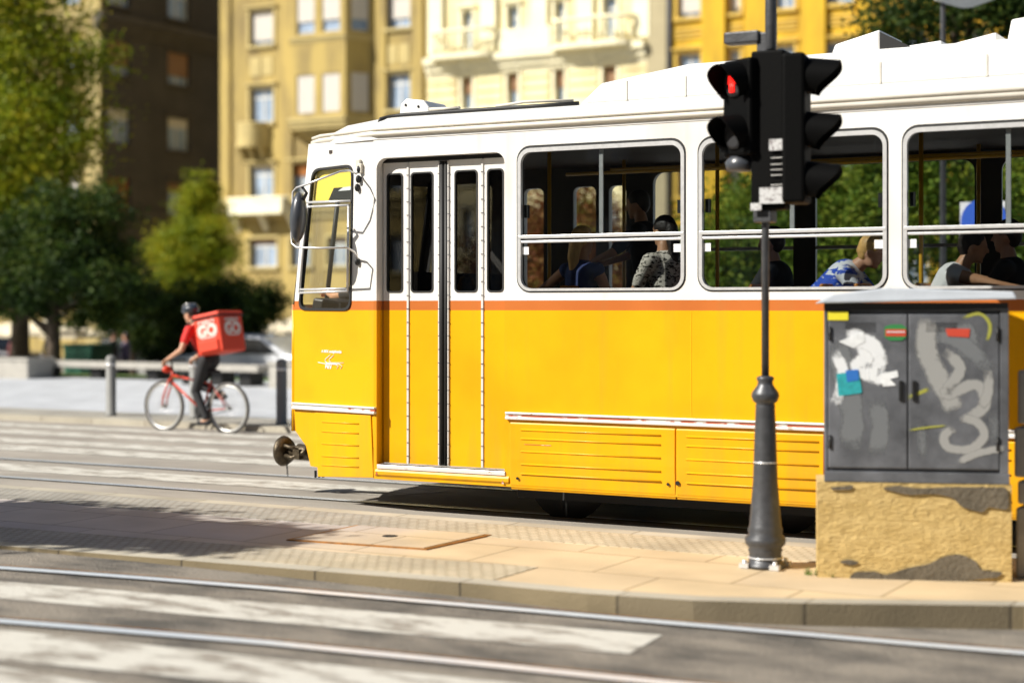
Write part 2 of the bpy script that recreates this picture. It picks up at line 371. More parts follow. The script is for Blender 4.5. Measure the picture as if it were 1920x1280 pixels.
def plate(loops, M4, th):                      # flat plate with holes; M4 maps (u,v,w) to world; thickness along +w from 0 to th
    cu = bpy.data.curves.new('t', 'CURVE'); cu.dimensions = '2D'; cu.fill_mode = 'BOTH'; cu.extrude = th/2
    for L in loops:
        sp = cu.splines.new('POLY'); sp.points.add(len(L)-1); sp.use_cyclic_u = True
        for i, p in enumerate(L): sp.points[i].co = (p[0], p[1], 0, 1)
    o = bpy.data.objects.new('t', cu); me = bpy.data.meshes.new_from_object(o)
    bpy.data.objects.remove(o); bpy.data.curves.remove(cu)
    me.transform(M4 @ Matrix.Translation((0, 0, th/2)))
    for p in me.polygons: p.use_smooth = False
    fixn(me); return me
def frame_of(o, u, v, w):
    return Matrix(((u[0], v[0], w[0], o[0]), (u[1], v[1], w[1], o[1]), (u[2], v[2], w[2], o[2]), (0, 0, 0, 1)))
def text_mesh(body, size, M4, ext=.002, align='CENTER', bold=0, shear=0):
    cu = bpy.data.curves.new('t', 'FONT'); cu.body = body; cu.size = size; cu.extrude = ext; cu.align_x = align; cu.offset = bold; cu.shear = shear
    o = bpy.data.objects.new('t', cu); me = bpy.data.meshes.new_from_object(o); bpy.data.objects.remove(o); me.transform(M4); return me

# ------------------------------------------------------------------ ground
def nz(X):                                     # near road falls slightly to the right
    t = max(0, min(1, (X+8.5)/6.5)); return .055 - .105*t*t*(3-2*t)
def GN(px, py, dz=0):
    z = 0
    for _ in range(5): p = GP(px, py, z); z = nz(p.x)
    p.z = z + dz; return p
g = MB()
def terr(y): return -.12 if y < 30.2 else (-.12-.68*min(1, (y-30.2)/7))
ys = [-200, -40, 0, 18, 30.2, 32, 34, 36, 37.2, 60, 120, 900]; xs = [-900, -200, -60, 0, 60, 200, 900]
g.add([V(x, y, terr(y)) for y in ys for x in xs], [(j*7+i, j*7+i+1, j*7+i+8, j*7+i+7) for j in range(len(ys)-1) for i in range(6)])
struct('ground', g, 'soil')
b = MB(); b.box((-120, 10.5, -.3), (60, 18.0, 0)); struct('road_tramway', b, 'asphalt2')
b = MB(); X = [-120, -60, -40, -20]+[-12+.25*i for i in range(49)]+[5, 20, 60]
b.add([V(x, y, nz(x)) for x in X for y in (-14, 9.6)], [(2*i, 2*i+2, 2*i+3, 2*i+1) for i in range(len(X)-1)]); struct('road', b, 'asphalt')
b = MB(); b.box((-120, 18.0, -.3), (60, 18.28, .08)); struct('kerb_plaza', b, 'kerb')
b = MB(); b.box((-120, 18.28, -.3), (60, 30, .076)); struct('pavement_plaza', b, 'plaza')
b = MB(); b.box((-120, 18.28, -.2), (60, 19.3, .08)); struct('pavement_band', b, 'cobble')
# platform
KE = [(-300, 996), (0, 1022), (250, 1042), (500, 1062), (900, 1094), (1100, 1112), (1300, 1125), (1500, 1130), (1920, 1135)]
ke = [GP(a, c, .08) for a, c in KE]
ke = [V(-60, ke[0].y-.5, .08)] + ke + [V(10, ke[-1].y+.3, .08)]
def strip(m, a0, a1, z0, z1, pts=ke, xlim=None):
    P = [p for p in pts if xlim is None or p.x <= xlim]
    lo = [V(p.x, p.y+a0 if a0 < 5 else a0, z1) for p in P]; hi = [V(p.x, p.y+a1 if a1 < 5 else a1, z1) for p in P]
    m.prism(lo+hi[::-1], (0, 0, z0-z1))
pm = MB(); strip(pm, .16, 10.72, -.3, .076); struct('platform', pm, 'slab')
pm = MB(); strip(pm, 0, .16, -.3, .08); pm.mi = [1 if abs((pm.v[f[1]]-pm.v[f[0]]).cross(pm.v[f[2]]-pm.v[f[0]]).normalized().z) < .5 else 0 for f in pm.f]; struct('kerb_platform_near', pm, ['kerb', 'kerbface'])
pm = MB(); strip(pm, 10.72, 10.9, -.3, .08); struct('kerb_platform_far', pm, 'kerb')
pm = MB(); strip(pm, .16, .72, .05, .0805, xlim=-4.4); struct('cobble_band_near', pm, 'cobble')
pm = MB(); strip(pm, 10.12, 10.72, .05, .0805); struct('cobble_band_far', pm, 'cobble')
# rails
def ribbon(m, pts, w0, w1, dz, mi=0):
    for i in range(len(pts)-1):
        a, b_ = pts[i], pts[i+1]
        def nn(j):
            d = (pts[min(j+1, len(pts)-1)]-pts[max(j-1, 0)]); d.z = 0; d.normalize(); return V(-d.y, d.x, 0)
        n0, n1 = nn(i), nn(i+1); z = V(0, 0, dz)
        m.quad(a+n0*w0+z, b_+n1*w0+z, b_+n1*w1+z, a+n0*w1+z, mi)
def ext(P, ax=-40, bx=15):
    d = (P[0]-P[1]); a = P[0]+d*((ax-P[0].x)/d.x); d = (P[-1]-P[-2]); c = P[-1]+d*((bx-P[-1].x)/d.x)
    P = [a]+P+[c]; Q = []
    for i in range(len(P)-1):
        ns = max(1, int((P[i+1]-P[i]).length/.25))
        for k in range(ns):
            q = P[i].lerp(P[i+1], k/ns); q.z = nz(q.x); Q.append(q)
    q = P[-1].copy(); q.z = nz(q.x); return Q+[q]
R1 = ext([GN(*p) for p in ((0, 1066), (500, 1104), (1000, 1147), (1500, 1190), (1920, 1226))])
R2 = ext([GN(*p) for p in ((0, 1166), (500, 1207), (900, 1247), (1250, 1283))])
R3 = [V(-60, 12.0+.0, 0), V(15, 12.0, 0)]; R3 = [V(-60, 11.93, 0), V(15, 11.93, 0)]; R4 = [V(-60, 13.37, 0), V(15, 13.37, 0)]
for i, (R, rust) in enumerate(((R1, 1), (R2, 1), (R3, 0), (R4, 0))):
    m = MB(); h_ = .045 if i < 2 else .03
    ribbon(m, R, -h_, h_, .010, 0); ribbon(m, R, h_, h_+.035, .007, 1); ribbon(m, R, h_+.035, h_+.05, .009, 2 if rust else 0)
    ribbon(m, R, -h_-.02, -h_, .006, 1)
    struct('rail_track', m, ['rail', 'groove', 'rust'])
# zebra
def zq(name, P, dz=.004):
    m = MB(); n = 14; T = [P[0].lerp(P[1], k/n) for k in range(n+1)]; B = [P[3].lerp(P[2], k/n) for k in range(n+1)]
    for L in (T, B):
        for q in L: q.z = (nz(q.x) if q.y < 9 else 0)+dz
    for k in range(n): m.quad(T[k], T[k+1], B[k+1], B[k])
    struct(name, m, 'zebra')
def extl(a, b_, X): d = a-b_; return a+d*((X-a.x)/d.x)
a, c = GN(0, 1090), GN(1242, 1191); d, e = GN(0, 1122), GN(1180, 1226); zq('crossing_stripe', [extl(a, c, -22), c, e, extl(d, e, -22)])
a, c = GN(0, 1180), GN(1100, 1296); d, e = GN(0, 1237), GN(600, 1296)
c2 = a+(c-a)*1.05; e2 = d+(e-d)*2.0; zq('crossing_stripe', [extl(a, c, -22), c2, e2, extl(d, e, -22)])
a = GN(0, 1180).y
zq('crossing_stripe', [V(-20, 5.1, 0), V(-2.6, 5.7, 0), V(-2.9, 5.2, 0), V(-20, 4.6, 0)])
for (y0, y1, x1) in ((17.5, 17.1, -8), (16.6, 16.1, -8), (15.55, 15.05, -8), (14.75, 14.25, -8), (13.0, 12.45, -7.9)):
    zq('crossing_stripe', [V(-26, y0, 0), V(x1, y0, 0), V(x1-.3, y1, 0), V(-26, y1, 0)])
# access cover in the platform
q = [GP(537, 1012, .08), GP(668, 985, .08), GP(922, 1003, .08), GP(800, 1030, .08)]
t = thing('access_cover', 'square sandy access cover with dark joint set in the platform slabs', 'access cover', (sum((p for p in q), Vector())/4))
cc = sum((p for p in q), Vector())/4
m = MB(); m.prism([p+V(0, 0, .005) for p in q], (0, 0, -.03)); part('cover_frame', m, 'rust', t)
m = MB(); m.prism([cc+(p-cc)*.93+V(0, 0, .009) for p in q], (0, 0, -.03)); part('cover_plate', m, 'slab', t)
m = MB(); m.lathe([(.055, .0), (.055, .012)], cc, 16); part('lifting_hole', m, 'groove', t)

# ------------------------------------------------------------------ TRAM
YN, YF = 11.4, 13.9                # near and far side planes
X0 = AX(706); XE = 3.2
tram = thing('tram', 'yellow and white tram car with orange waist stripe passing the platform', 'tram', (-2.8, 12.65, 0))
FM = frame_of((0, YN, 0), (1, 0, 0), (0, 0, 1), (0, 1, 0))
wins = []
w0, wp, ww = AX(970), (AX(1692)-AX(970))/2, AX(1285)-AX(970)
for k in range(6): wins.append((w0+k*wp, w0+k*wp+ww))
WZ0, WZ1, WMID = 1.815, 2.955, 2.225
DX0, DX1, DZ0, DZ1 = X0+.0, AX(946), .40, 2.925
loops = [[(X0-.02, .28), (XE, .28), (XE, 3.1), (X0-.02, 3.1)], rr(DX0+.0, DZ0, DX1, DZ1, .09, rs=(0, 0, .09, .09))]
loops[0] = [(X0-.03, .28), (XE, .28), (XE, 3.1), (X0-.03, 3.1)]
for a, c in wins: loops.append(rr(a, WZ0, c, WZ1, .11))
part('side_panel', plate(loops, FM, .06), 'paint', tram)
lin = [[(DX1+.02, .86), (XE, .86), (XE, 3.0), (DX1+.02, 3.0)]]+[rr(a+.02, WZ0+.02, c-.02, WZ1-.02, .1) for a, c in wins]
part('side_lining', plate(lin, frame_of((0, YN+.065, 0), (1, 0, 0), (0, 0, 1), (0, 1, 0)), .01), 'lining', tram)
# far side with doors and windows
fw = [(-6.23, -4.87), (-4.69, -3.3), (-3.1, -1.72), (-1.55, -.2), (0, 1.4), (1.55, 2.9)]
fl = [[(X0, .28), (XE, .28), (XE, 3.1), (X0, 3.1)]]+[rr(a, 1.8, c, 2.93, .11) for a, c in fw]+[rr(a, 1.0, c, 2.82, .06) for a, c in ((-7.57, -7.35), (-7.04, -6.8), (-6.67, -6.49))]
part('side_panel', plate(fl, frame_of((0, YF-.06, 0), (1, 0, 0), (0, 0, 1), (0, 1, 0)), .06), 'paint', tram)
part('side_lining', plate([fl[0]]+[rr(a+.01, 1.81, c-.01, 2.92, .1) for a, c in fw]+fl[7:], frame_of((0, YF-.08, 0), (1, 0, 0), (0, 0, 1), (0, 1, 0)), .01), 'lining', tram)
m = MB()
for a, c in fw[:6]: m.box((a+.0, YF-.045, 2.2), (c, YF-.02, 2.23))
part('window_bar', m, 'alu', tram)
# rear wall, ceiling, floor
m = MB(); m.box((XE-.04, YN+.07, .35), (XE, YF-.09, 3.05)); part('end_wall', m, 'white', tram)
m = MB(); m.box((-8.2, YN+.13, 3.0), (XE-.05, YF-.13, 3.03)); part('ceiling', m, 'ceil', tram)
m = MB(); m.box((-8.2, YN+.19, .8), (XE-.05, YF-.19, .85)); part('floor', m, 'floor_in', tram)
# nose: tapered cab sides + curved front
NY = 11.65; NYF = 13.65
def xf(z): return -8.655 + max(0, z-1.7)*.135
ang = math.atan2(NY-YN, X0-xf(1)); L = math.hypot(NY-YN, X0-xf(1)); ca, sa = math.cos(ang), math.sin(ang)
NM = frame_of((X0, YN, 0), (-ca, sa, 0), (0, 0, 1), (sa, ca, 0))     # u runs forward along the cab side
NMF = frame_of((X0, YF, 0), (-ca, -sa, 0), (0, 0, 1), (sa, -ca, 0))
def nu(px, py):                        # pixel -> (u, z) on the tapered cab side
    a, b_ = dxy(px); # ray (a,b)*s ; X0 - u ca = a s ; YN + u sa = b s
    s = (X0*sa+YN*ca)/(a*sa+b_*ca); return ((b_*s-YN)/sa if abs(sa) > 1e-6 else 0, H-(py-575)*s)
def rnd(poly, r, n=5):                 # round the corners of a polygon
    out = []; P = [Vector((p[0], p[1])) for p in poly]
    for i, p in enumerate(P):
        a = (P[i-1]-p); c = (P[(i+1) % len(P)]-p); la, lc = a.length, c.length; q = min(r, la*.45, lc*.45)
        s = p+a.normalized()*q; e = p+c.normalized()*q
        for k in range(n+1):
            t = k/n; out.append(tuple(s*(1-t)**2+p*2*t*(1-t)+e*t*t))
    return out
wq = [nu(561, 580), nu(658, 581), nu(662, 309), nu(587, 318)]
wl = rnd(wq, .09)
def uf(z): return (X0-xf(z))/ca
side = [(0, .29), (uf(.3)-.22, .33), (uf(.5)-.16, .5), (uf(.6)-.02, .62), (uf(.8), .8), (uf(1.7), 1.7), (uf(3.1), 3.1), (0, 3.1)]
part('cab_panel', plate([side, wl], NM, .02), 'paint', tram)
part('cab_panel', plate([side, wl], NMF, .02), 'paint', tram)
def front(zs, name, mt, off=0, y0=NY, y1=NYF, n=16):
    m = MB(); cols = []
    for z in zs:
        row = []
        for k in range(n+1):
            t = k/n; y = y0+(y1-y0)*t; q = (y-(NY+NYF)/2)/((NYF-NY)/2); row.append(V(xf(z)-.26*(1-q*q)**.8*1.0+off, y, z))
        cols.append(row)
    for i in range(len(zs)-1):
        for k in range(n):
            for o_ in (0, .04): pass
            m.add([cols[i][k], cols[i][k+1], cols[i+1][k+1], cols[i+1][k]], [(0, 1, 2, 3)], 0, True)
    me = m.mesh(name); bm = bmesh.new(); bm.from_mesh(me); bmesh.ops.remove_doubles(bm, verts=bm.verts, dist=.0005); bm.to_mesh(me); bm.free()
    o = part(name, me, mt, tram)
    if mt != 'cabglass':
        s = o.modifiers.new('solid', 'SOLIDIFY'); s.thickness = .04; s.offset = 0
    return o
front([.62, .9, 1.3, 1.72], 'front_panel', 'paint'); front([2.86, 3.0, 3.1], 'front_panel', 'paint')
front([1.74, 2.1, 2.5, 2.84], 'windscreen', 'cabglass')
m = MB()
for yy in (NY+.02, NYF-.02, 12.45, 12.85):
    q = (yy-12.65); s = -.26*(1-q*q)**.8 if abs(q) < 1 else 0
    m.tube([(xf(1.7)+s+.02, yy, 1.7), (xf(2.9)+s+.02, yy, 2.9)], .022, 8)
part('windscreen_pillar', m, 'dark', tram)
m = MB(); m.lathe([(.13, 0), (.13, .06), (.1, .07)], (-8.93, 12.65, 1.1), 20, ax=Matrix.Rotation(rad(-90), 3, 'Y')); part('headlight', m, 'paperw', tram)
# cab side window frames
P = lambda u, z, w=0: NM @ V(u, z, w)
def ring(outer, inner, M4, w0, w1): return plate([outer, inner], M4 @ Matrix.Translation((0, 0, w0)), w1-w0)
def shrink(pts, d):
    c = Vector((sum(p[0] for p in pts)/len(pts), sum(p[1] for p in pts)/len(pts))); w = max(p[0] for p in pts)-min(p[0] for p in pts); h = max(p[1] for p in pts)-min(p[1] for p in pts)
    return [(c.x+(p[0]-c.x)*(1-2*d/w), c.y+(p[1]-c.y)*(1-2*d/h)) for p in pts]
part('cab_window_seal', ring(shrink(wl, -.006), shrink(wl, .014), NM, -.012, .02), 'rubber', tram)
part('cab_window_glass', plate([shrink(wl, .006)], NM @ Matrix.Translation((0, 0, .012)), .004), 'cabglass', tram)
ap = lambda px, py: nu(px, py)
m = MB()
def bar(a, b_, r=.016, w=0): m.tube([P(*a, w), P(*b_, w)], r, 6)
for a, b_ in (((578, 380), (660, 377)), ((578, 388), (658, 385)), ((566, 549), (656, 546)), ((565, 543), (656, 541)), ((578, 388), (565, 549)), ((657, 386), (655, 546))):
    bar(ap(*a), ap(*b_), .011, -.02)
part('cab_window_frame', m, 'alu', tram)
bl = rnd([ap(582, 376), ap(659, 374), ap(660, 314), ap(590, 320)], .03)
part('sun_blind', plate([bl], NM @ Matrix.Translation((0, 0, .03)), .004), 'blind', tram)
m = MB(); m.prism([P(*ap(*p), .026) for p in ((612, 375), (654, 374), (655, 350), (622, 352))], NM.to_3x3() @ V(0, 0, -.003)); part('destination_card', m, 'dark', tram)
m = MB(); m.prism([P(*ap(*p), .022) for p in ((631, 358), (655, 356), (655, 349), (640, 351))], NM.to_3x3() @ V(0, 0, -.003)); part('paper_note', m, 'paperw', tram)
# mirror with bracket
def om(px, py, w):                     # point at offset w outside the cab side plane, along the pixel ray
    a, b_ = dxy(px); n = NM.to_3x3() @ V(0, 0, 1); o = V(X0, YN, 0); d = V(a, b_, -(py-575)); o2 = V(0, 0, H)
    s = ((o-o2).dot(n)-w)/d.dot(n); return o2+d*s
m = MB(); m.tube([om(*p) for p in ((672, 322, .02), (668, 326, .06), (655, 320, .16), (640, 321, .26), (600, 336, .38), (572, 347, .44), (556, 352, .4), (549, 360, .4), (548, 400, .4), (546, 440, .4), (547, 456, .4), (556, 464, .4), (600, 465, .38), (650, 464, .2), (664, 472, .1), (671, 485, .02))], .0085, 8)
part('mirror_arm', m, 'alu', tram)
m = MB(); a, c = om(562, 362, .39), om(557, 452, .39); mid = (a+c)/2
m.ell(mid, (.07, .105, (a-c).length/2+.01), 20, M4=Matrix.Rotation(rad(25), 3, 'Z') @ Matrix.Rotation(rad(3), 3, 'Y')); part('mirror_head', m, 'mirror', tram)
m = MB(); m.tube([om(566, 350, .4), om(575, 362, .39), om(563, 384, .38)], [.012, .014, .02], 8)
for p in ((674, 318, .02), (672, 336, .02), (670, 352, .015), (670, 490, .015)): c = om(*p); m.ell(c, (.022, .03, .035), 10)
part('mirror_clamp', m, 'rubber', tram)
m = MB(); c = om(673, 306, .015); m.box(c-V(.02, .02, .03), c+V(.02, .02, .03)); c = om(675, 318, .015); m.box(c-V(.012, .02, .03), c+V(.025, .02, .05)); part('mirror_mount', m, 'cream', tram, .004)
m = MB(); m.box((xf(3)-.03, NY+.02, 2.93), (xf(3)+.02, NY+.1, 3.06)); part('marker_lamp', m, 'cream', tram, .01)
# door recess + leaves
m = MB(); D = .085
m.box((DX0-.012, YN+.06, DZ0), (DX0+.0, YN+D+.03, DZ1)); m.box((DX1, YN+.06, DZ0), (DX1+.012, YN+D+.03, DZ1)); m.box((DX0, YN+.06, DZ1-.0), (DX1, YN+D+.03, DZ1+.012))
part('door_jamb', m, 'paint', tram)
DY = YN+D
def leaf(px0, px1, w0_, w1_, name='door_leaf'):
    xa, xb = AX(px0, DY), AX(px1, DY); wa, wb = AX(w0_, DY), AX(w1_, DY); z0, z1 = DZ0+.01, DZ1-.035
    hole = rr(wa, 1.82, wb, 2.80, .03); hole2 = rr(wa+.008, 1.828, wb-.008, 2.792, .028)
    lf = part(name, plate([[(xa, z0), (xb, z0), (xb, z1), (xa, z1)], hole], frame_of((0, DY, 0), (1, 0, 0), (0, 0, 1), (0, 1, 0)), .03), 'paint', tram)
    part('door_window_seal', plate([rr(wa-.004, 1.816, wb+.004, 2.804, .034), hole2], frame_of((0, DY-.005, 0), (1, 0, 0), (0, 0, 1), (0, 1, 0)), .03), 'rubber', lf)
    part('door_window', plate([hole2], frame_of((0, DY+.014, 0), (1, 0, 0), (0, 0, 1), (0, 1, 0)), .004), 'doorglass', lf)
leaf(719, 764, 726, 755); leaf(767, 822, 771, 812); leaf(842, 903, 853, 895); leaf(907, 948, 914, 944)
m = MB()
for px in (765.5, 905):
    x = AX(px, DY); m.box((x-.010, DY-.010, DZ0+.01), (x+.010, DY+.02, DZ1-.04))
for px in (824, 841.5): x = AX(px, DY); m.box((x-.006, DY-.014, DZ0+.01), (x+.006, DY+.02, DZ1-.04))
part('door_hinge', m, 'alud', tram, .003)
m = MB()
for px in (765.5, 905, 824, 841.5):
    x = AX(px, DY)
    for k in range(22): z = .47+k*.11; m.box((x-.0105, DY-.0145, z), (x+.0105, DY-.005, z+.005))
part('hinge_joint', m, 'iron', tram)
m = MB(); xa, xb = AX(825.5, DY), AX(840.5, DY); m.tube([(xa+.018, DY+.0, DZ0+.01), (xa+.018, DY+.0, DZ1-.04)], .02, 8); m.tube([(xb-.018, DY, DZ0+.01), (xb-.018, DY, DZ1-.04)], .02, 8); part('door_rubber', m, 'rubber', tram)
m = MB(); m.box((DX0, DY+.0, DZ1-.035), (DX1, DY+.03, DZ1)); part('door_header', m, 'dark', tram)
m = MB(); m.box((DX0+.01, YN-.012, DZ0-.035), (DX1+.01, DY+.02, DZ0)); part('door_sill', m, 'alud', tram, .005)
# windows
for a, c in wins:
    f = part('window_seal', ring(rr(a-.004, WZ0-.004, c+.004, WZ1+.008, .116), rr(a+.006, WZ0+.008, c-.006, WZ1-.012, .108), FM, -.003, .03), 'rubber', tram)
    part('window_frame', ring(rr(a+.006, WZ0+.008, c-.006, WZ1-.012, .108), rr(a+.034, WZ0+.028, c-.034, WZ1-.044, .085), FM, -.010, .025), 'alu', f)
    m = MB(); m.box((a+.012, YN-.012, WMID+.008), (c-.012, YN+.02, WMID+.034)); m.box((a+.012, YN-.006, WMID-.026), (c-.012, YN+.02, WMID-.008)); part('window_bar', m, 'alu', f, .003)
    m = MB(); m.box((a+.012, YN-.001, WMID-.008), (c-.012, YN+.02, WMID+.008)); part('bar_seal', m, 'rubber', f)
    part('window_glass', plate([rr(a+.02, WZ0+.02, c-.02, WZ1-.03, .09)], frame_of((0, YN+.022, 0), (1, 0, 0), (0, 0, 1), (0, 1, 0)), .004), 'glass', f)
    m = MB()
    for x in (a+.035, c-.1): m.box((x, YN+.012, WMID-.115), (x+.06, YN+.018, WMID-.055))
    part('label_square', m, 'paperw', f)
    m = MB(); x = a+ww*.5; m.box((x-.014, YN+.03, WMID+.03), (x+.018, YN+.045, WZ1-.05)); part('sliding_frame', m, 'alu', f)
    m = MB()
    for x in (a+.06, c-.06): m.box((x-.018, YN+.03, 2.4), (x+.018, YN+.06, 2.5))
    part('window_latch', m, 'rubber', f)
# strips with red inlay
def strip3(pts, zc=.843):
    m = MB(); m2 = MB()
    for i in range(len(pts)-1):
        a, b_ = V(*pts[i], 0), V(*pts[i+1], 0); d = (b_-a).normalized(); n = V(d.y, -d.x, 0)
        for (z0, z1, o_) in ((.012, .028, .03), (-.03, -.008, .03)):
            m.prism([a+V(0, 0, zc+z0), a+n*o_+V(0, 0, zc+z0), a+n*o_+V(0, 0, zc+z1), a+V(0, 0, zc+z1)], b_-a)
        m2.prism([a+V(0, 0, zc-.008), a+n*.02+V(0, 0, zc-.008), a+n*.02+V(0, 0, zc+.012), a+V(0, 0, zc+.012)], b_-a)
    k = part('rubbing_strip', m, 'alud', tram, .004); part('strip_inlay', m2, 'redpaint', k)
strip3([(xf(.8), NY+.0), (X0-.03, YN+.008), (X0+.0, YN)]); strip3([(AX(950), YN), (XE, YN)])
# skirt panels with pressed ribs
def skirt(xa, xb, ribs, z0=.26, z1=.8, name='skirt_panel'):
    m = MB(); pr = [(0, z1), (-.012, z1-.02), (-.014, z0+(z1-z0)*.45), (-.004, z0+min(.04, (z1-z0)*.3)), (.01, z0)]
    pts = [V(xa, YN+p[0], p[1]) for p in pr]+[V(xa, YN+.03, z0), V(xa, YN+.03, z1)]
    m.prism(pts, (xb-xa, 0, 0)); k = part(name, m, 'paint', tram, .004)
    m = MB()
    for ra, rb in ribs:
        for z in (.735, .665, .565, .465, .39): m.tube([(ra, YN-.014, z), (rb, YN-.014, z)], .007, 6)
    if ribs: part('pressed_rib', m, 'paint', k)
xs_ = [AX(955), AX(1268), AX(1545), AX(1840)]
skirt(xs_[0]+.012, xs_[1]-.006, [(AX(978), AX(1240))]); skirt(xs_[1]+.004, xs_[2]+.0, [(AX(1288), AX(1536))]); skirt(xs_[2]+.012, xs_[3]+.3, [(xs_[2]+.08, xs_[3]+.2)]); skirt(xs_[3]+.31, XE, [(xs_[3]+.4, XE-.1)])
skirt(DX0-.01, xs_[0]-.0, [], .28, DZ0-.036, 'door_skirt')
m = MB(); q = [ap(592, 773), ap(697, 778), ap(702, 895), ap(598, 893)]
m.prism([P(u, z, -.001) for u, z in q], NM.to_3x3() @ V(0, 0, -.012)); k = part('skirt_panel', m, 'paint', tram, .004)
m = MB()
for y0 in (790, 808, 831, 854, 871): m.tube([P(*ap(606, y0), -.014), P(*ap(675, y0+4), -.014)], .006, 6)
part('pressed_rib', m, 'paint', k)
m = MB()
for p in ((1272, 905, .012), (1254, 907, .008), (972, 896, .008)): c = om(*p[:2], 0); c = V(AX(p[0]), YN-.014, TZ) if False else V(*((AT(p[0], p[1], YN)[0]), YN-.014, AT(p[0], p[1], YN)[1])); m.lathe([(p[2]*1.4, 0), (p[2]*1.4, .006)], c, 12, ax=Matrix.Rotation(rad(90), 3, 'X'))
part('skirt_lock', m, 'dark', tram)
m = MB()
for (px, py) in ((708, 887), (944, 904)):
    x, z = AT(px, py, YN); m.prism([V(x-.012, YN-.014, z-.01), V(x+.012, YN-.014, z-.01), V(x, YN-.014, z+.018)], (0, -.002, 0))
part('jacking_mark', m, 'redpaint', tram)
# roof
prof = [(YN-.005, 3.08), (YN-.01, 3.14), (YN+.05, 3.2), (YN+.2, 3.28), (YN+.5, 3.33), (12.65, 3.36), (YF-.5, 3.33), (YF-.2, 3.28), (YF-.05, 3.2), (YF+.01, 3.14), (YF+.005, 3.08)]
st = [(XE, 0, 0), (X0-.05, 0, 0), (X0-.5, .12, -.03), (xf(3.1)+.14, .23, -.07), (xf(3.1)-.02, .34, -.15), (xf(3.1)-.14, .8, -.2)]
m = MB()
for (x, ins, dz) in st:
    for (y, z) in prof:
        t_ = (y-12.65)/1.25; m.v.append(V(x, 12.65+t_*(1.25-ins), max(3.08, z+dz) if z > 3.09 else z))
n = len(prof)
for i in range(len(st)-1):
    for k in range(n-1): m.f.append([i*n+k, i*n+k+1, (i+1)*n+k+1, (i+1)*n+k]); m.mi.append(0); m.sm.append(True)
m.f.append([k for k in range(n)]); m.f.append([(len(st)-1)*n+k for k in range(n)]); m.mi += [0]*2; m.sm += [False]*2
part('roof', m, 'white', tram)
m = MB()
gl = [(XE, YN-.0, 0), (X0, YN-.0, 0), (xf(3.1)+.12, NY-.03, 0)]
for zc, r_ in ((3.125, .022), (3.165, .014)): m.tube([V(a, b_-.012, zc) for a, b_, _ in gl]+[V(xf(3.1)-.06, NY+.1, zc)], r_, 8)
part('gutter', m, 'cream', tram)
xb0 = AX(1078, 12.0)
m = MB(); m.prism([V(xb0, 11.95, 3.3), V(xb0+.25, 11.95, 3.5), V(xb0+1.0, 11.95, 3.6), V(XE-.3, 11.95, 3.61), V(XE-.3, 11.95, 3.3)], (0, 1.4, 0)); k = part('roof_box', m, 'white', tram, .05)
m = MB()
for px in (1175, 1285, 1650, 1850): x = AX(px, 11.95); m.box((x-.008, 11.944, 3.34), (x+.008, 11.952, 3.5))
part('box_seam', m, 'cream', k)
m = MB(); m.box((xb0+.02, 11.935, 3.315), (XE-.3, 11.95, 3.332)); part('box_base_seam', m, 'rubber', k)  # dark seam strip along the foot of the roof box
def rbox(px0, px1, z0, zl, z1, y0=12.1, y1=12.7, mt='white', name='roof_unit'):
    m = MB(); xa, xb = AX(px0, y0), AX(px1, y0); m.prism([V(xa, y0, z0), V(xa+.03, y0, zl), V(xb, y0, z1), V(xb, y0, z0)], (0, y1-y0, 0)); part(name, m, mt, tram, .015)
rbox(1558, 1650, 3.6, 3.68, 3.765); rbox(1672, 1765, 3.6, 3.62, 3.648); rbox(1782, 1868, 3.6, 3.62, 3.675); rbox(1888, 1990, 3.6, 3.76, 3.79)
m = MB(); xa = AX(1660, 12.1); m.prism([V(xa-.03, 12.06, 3.6), V(xa+.19, 12.06, 3.62), V(xa-.03, 12.06, 3.74)], (0, .5, 0)); part('roof_vent', m, 'dark', tram)
m = MB(); xa, xb = AX(750, 11.7), AX(806, 11.7); m.prism([V(xa, 11.68, 3.28), V(xa+.02, 11.68, 3.4), V(xa+.07, 11.68, 3.445), V(xb-.05, 11.68, 3.42), V(xb, 11.68, 3.36), V(xb, 11.68, 3.28)], (0, .35, 0)); k = part('roof_unit', m, 'white', tram, .012)
m = MB()
for x, z in ((xa+.07, 3.39), (xa+.07, 3.31), (xb-.1, 3.37), (xb-.1, 3.31)): m.ell((x, 11.68, z), .012, 8)
part('screw', m, 'dark', k)
m = MB(); pts = [V(AX(709, 11.55), 11.55, 3.22), V(AX(714, 11.55), 11.55, 3.27), V(AX(725, 11.6), 11.6, 3.285)]+[V(x, 11.62, 3.30) for x in (AX(750, 11.62), AX(850, 11.62), AX(1000, 11.62), AX(1085, 11.62))]
m.tube(pts, .016, 8); part('roof_cable', m, 'rubber', tram)
m = MB(); m.tube([V(AX(806, 11.66), 11.66, 3.335), V(AX(862, 11.66), 11.66, 3.33)], .016, 8); m.tube([V(AX(930, 11.66), 11.66, 3.325), V(AX(985, 11.66), 11.66, 3.345), V(AX(1075, 11.66), 11.66, 3.33)], .012, 8); part('roof_conduit', m, 'cream', tram)
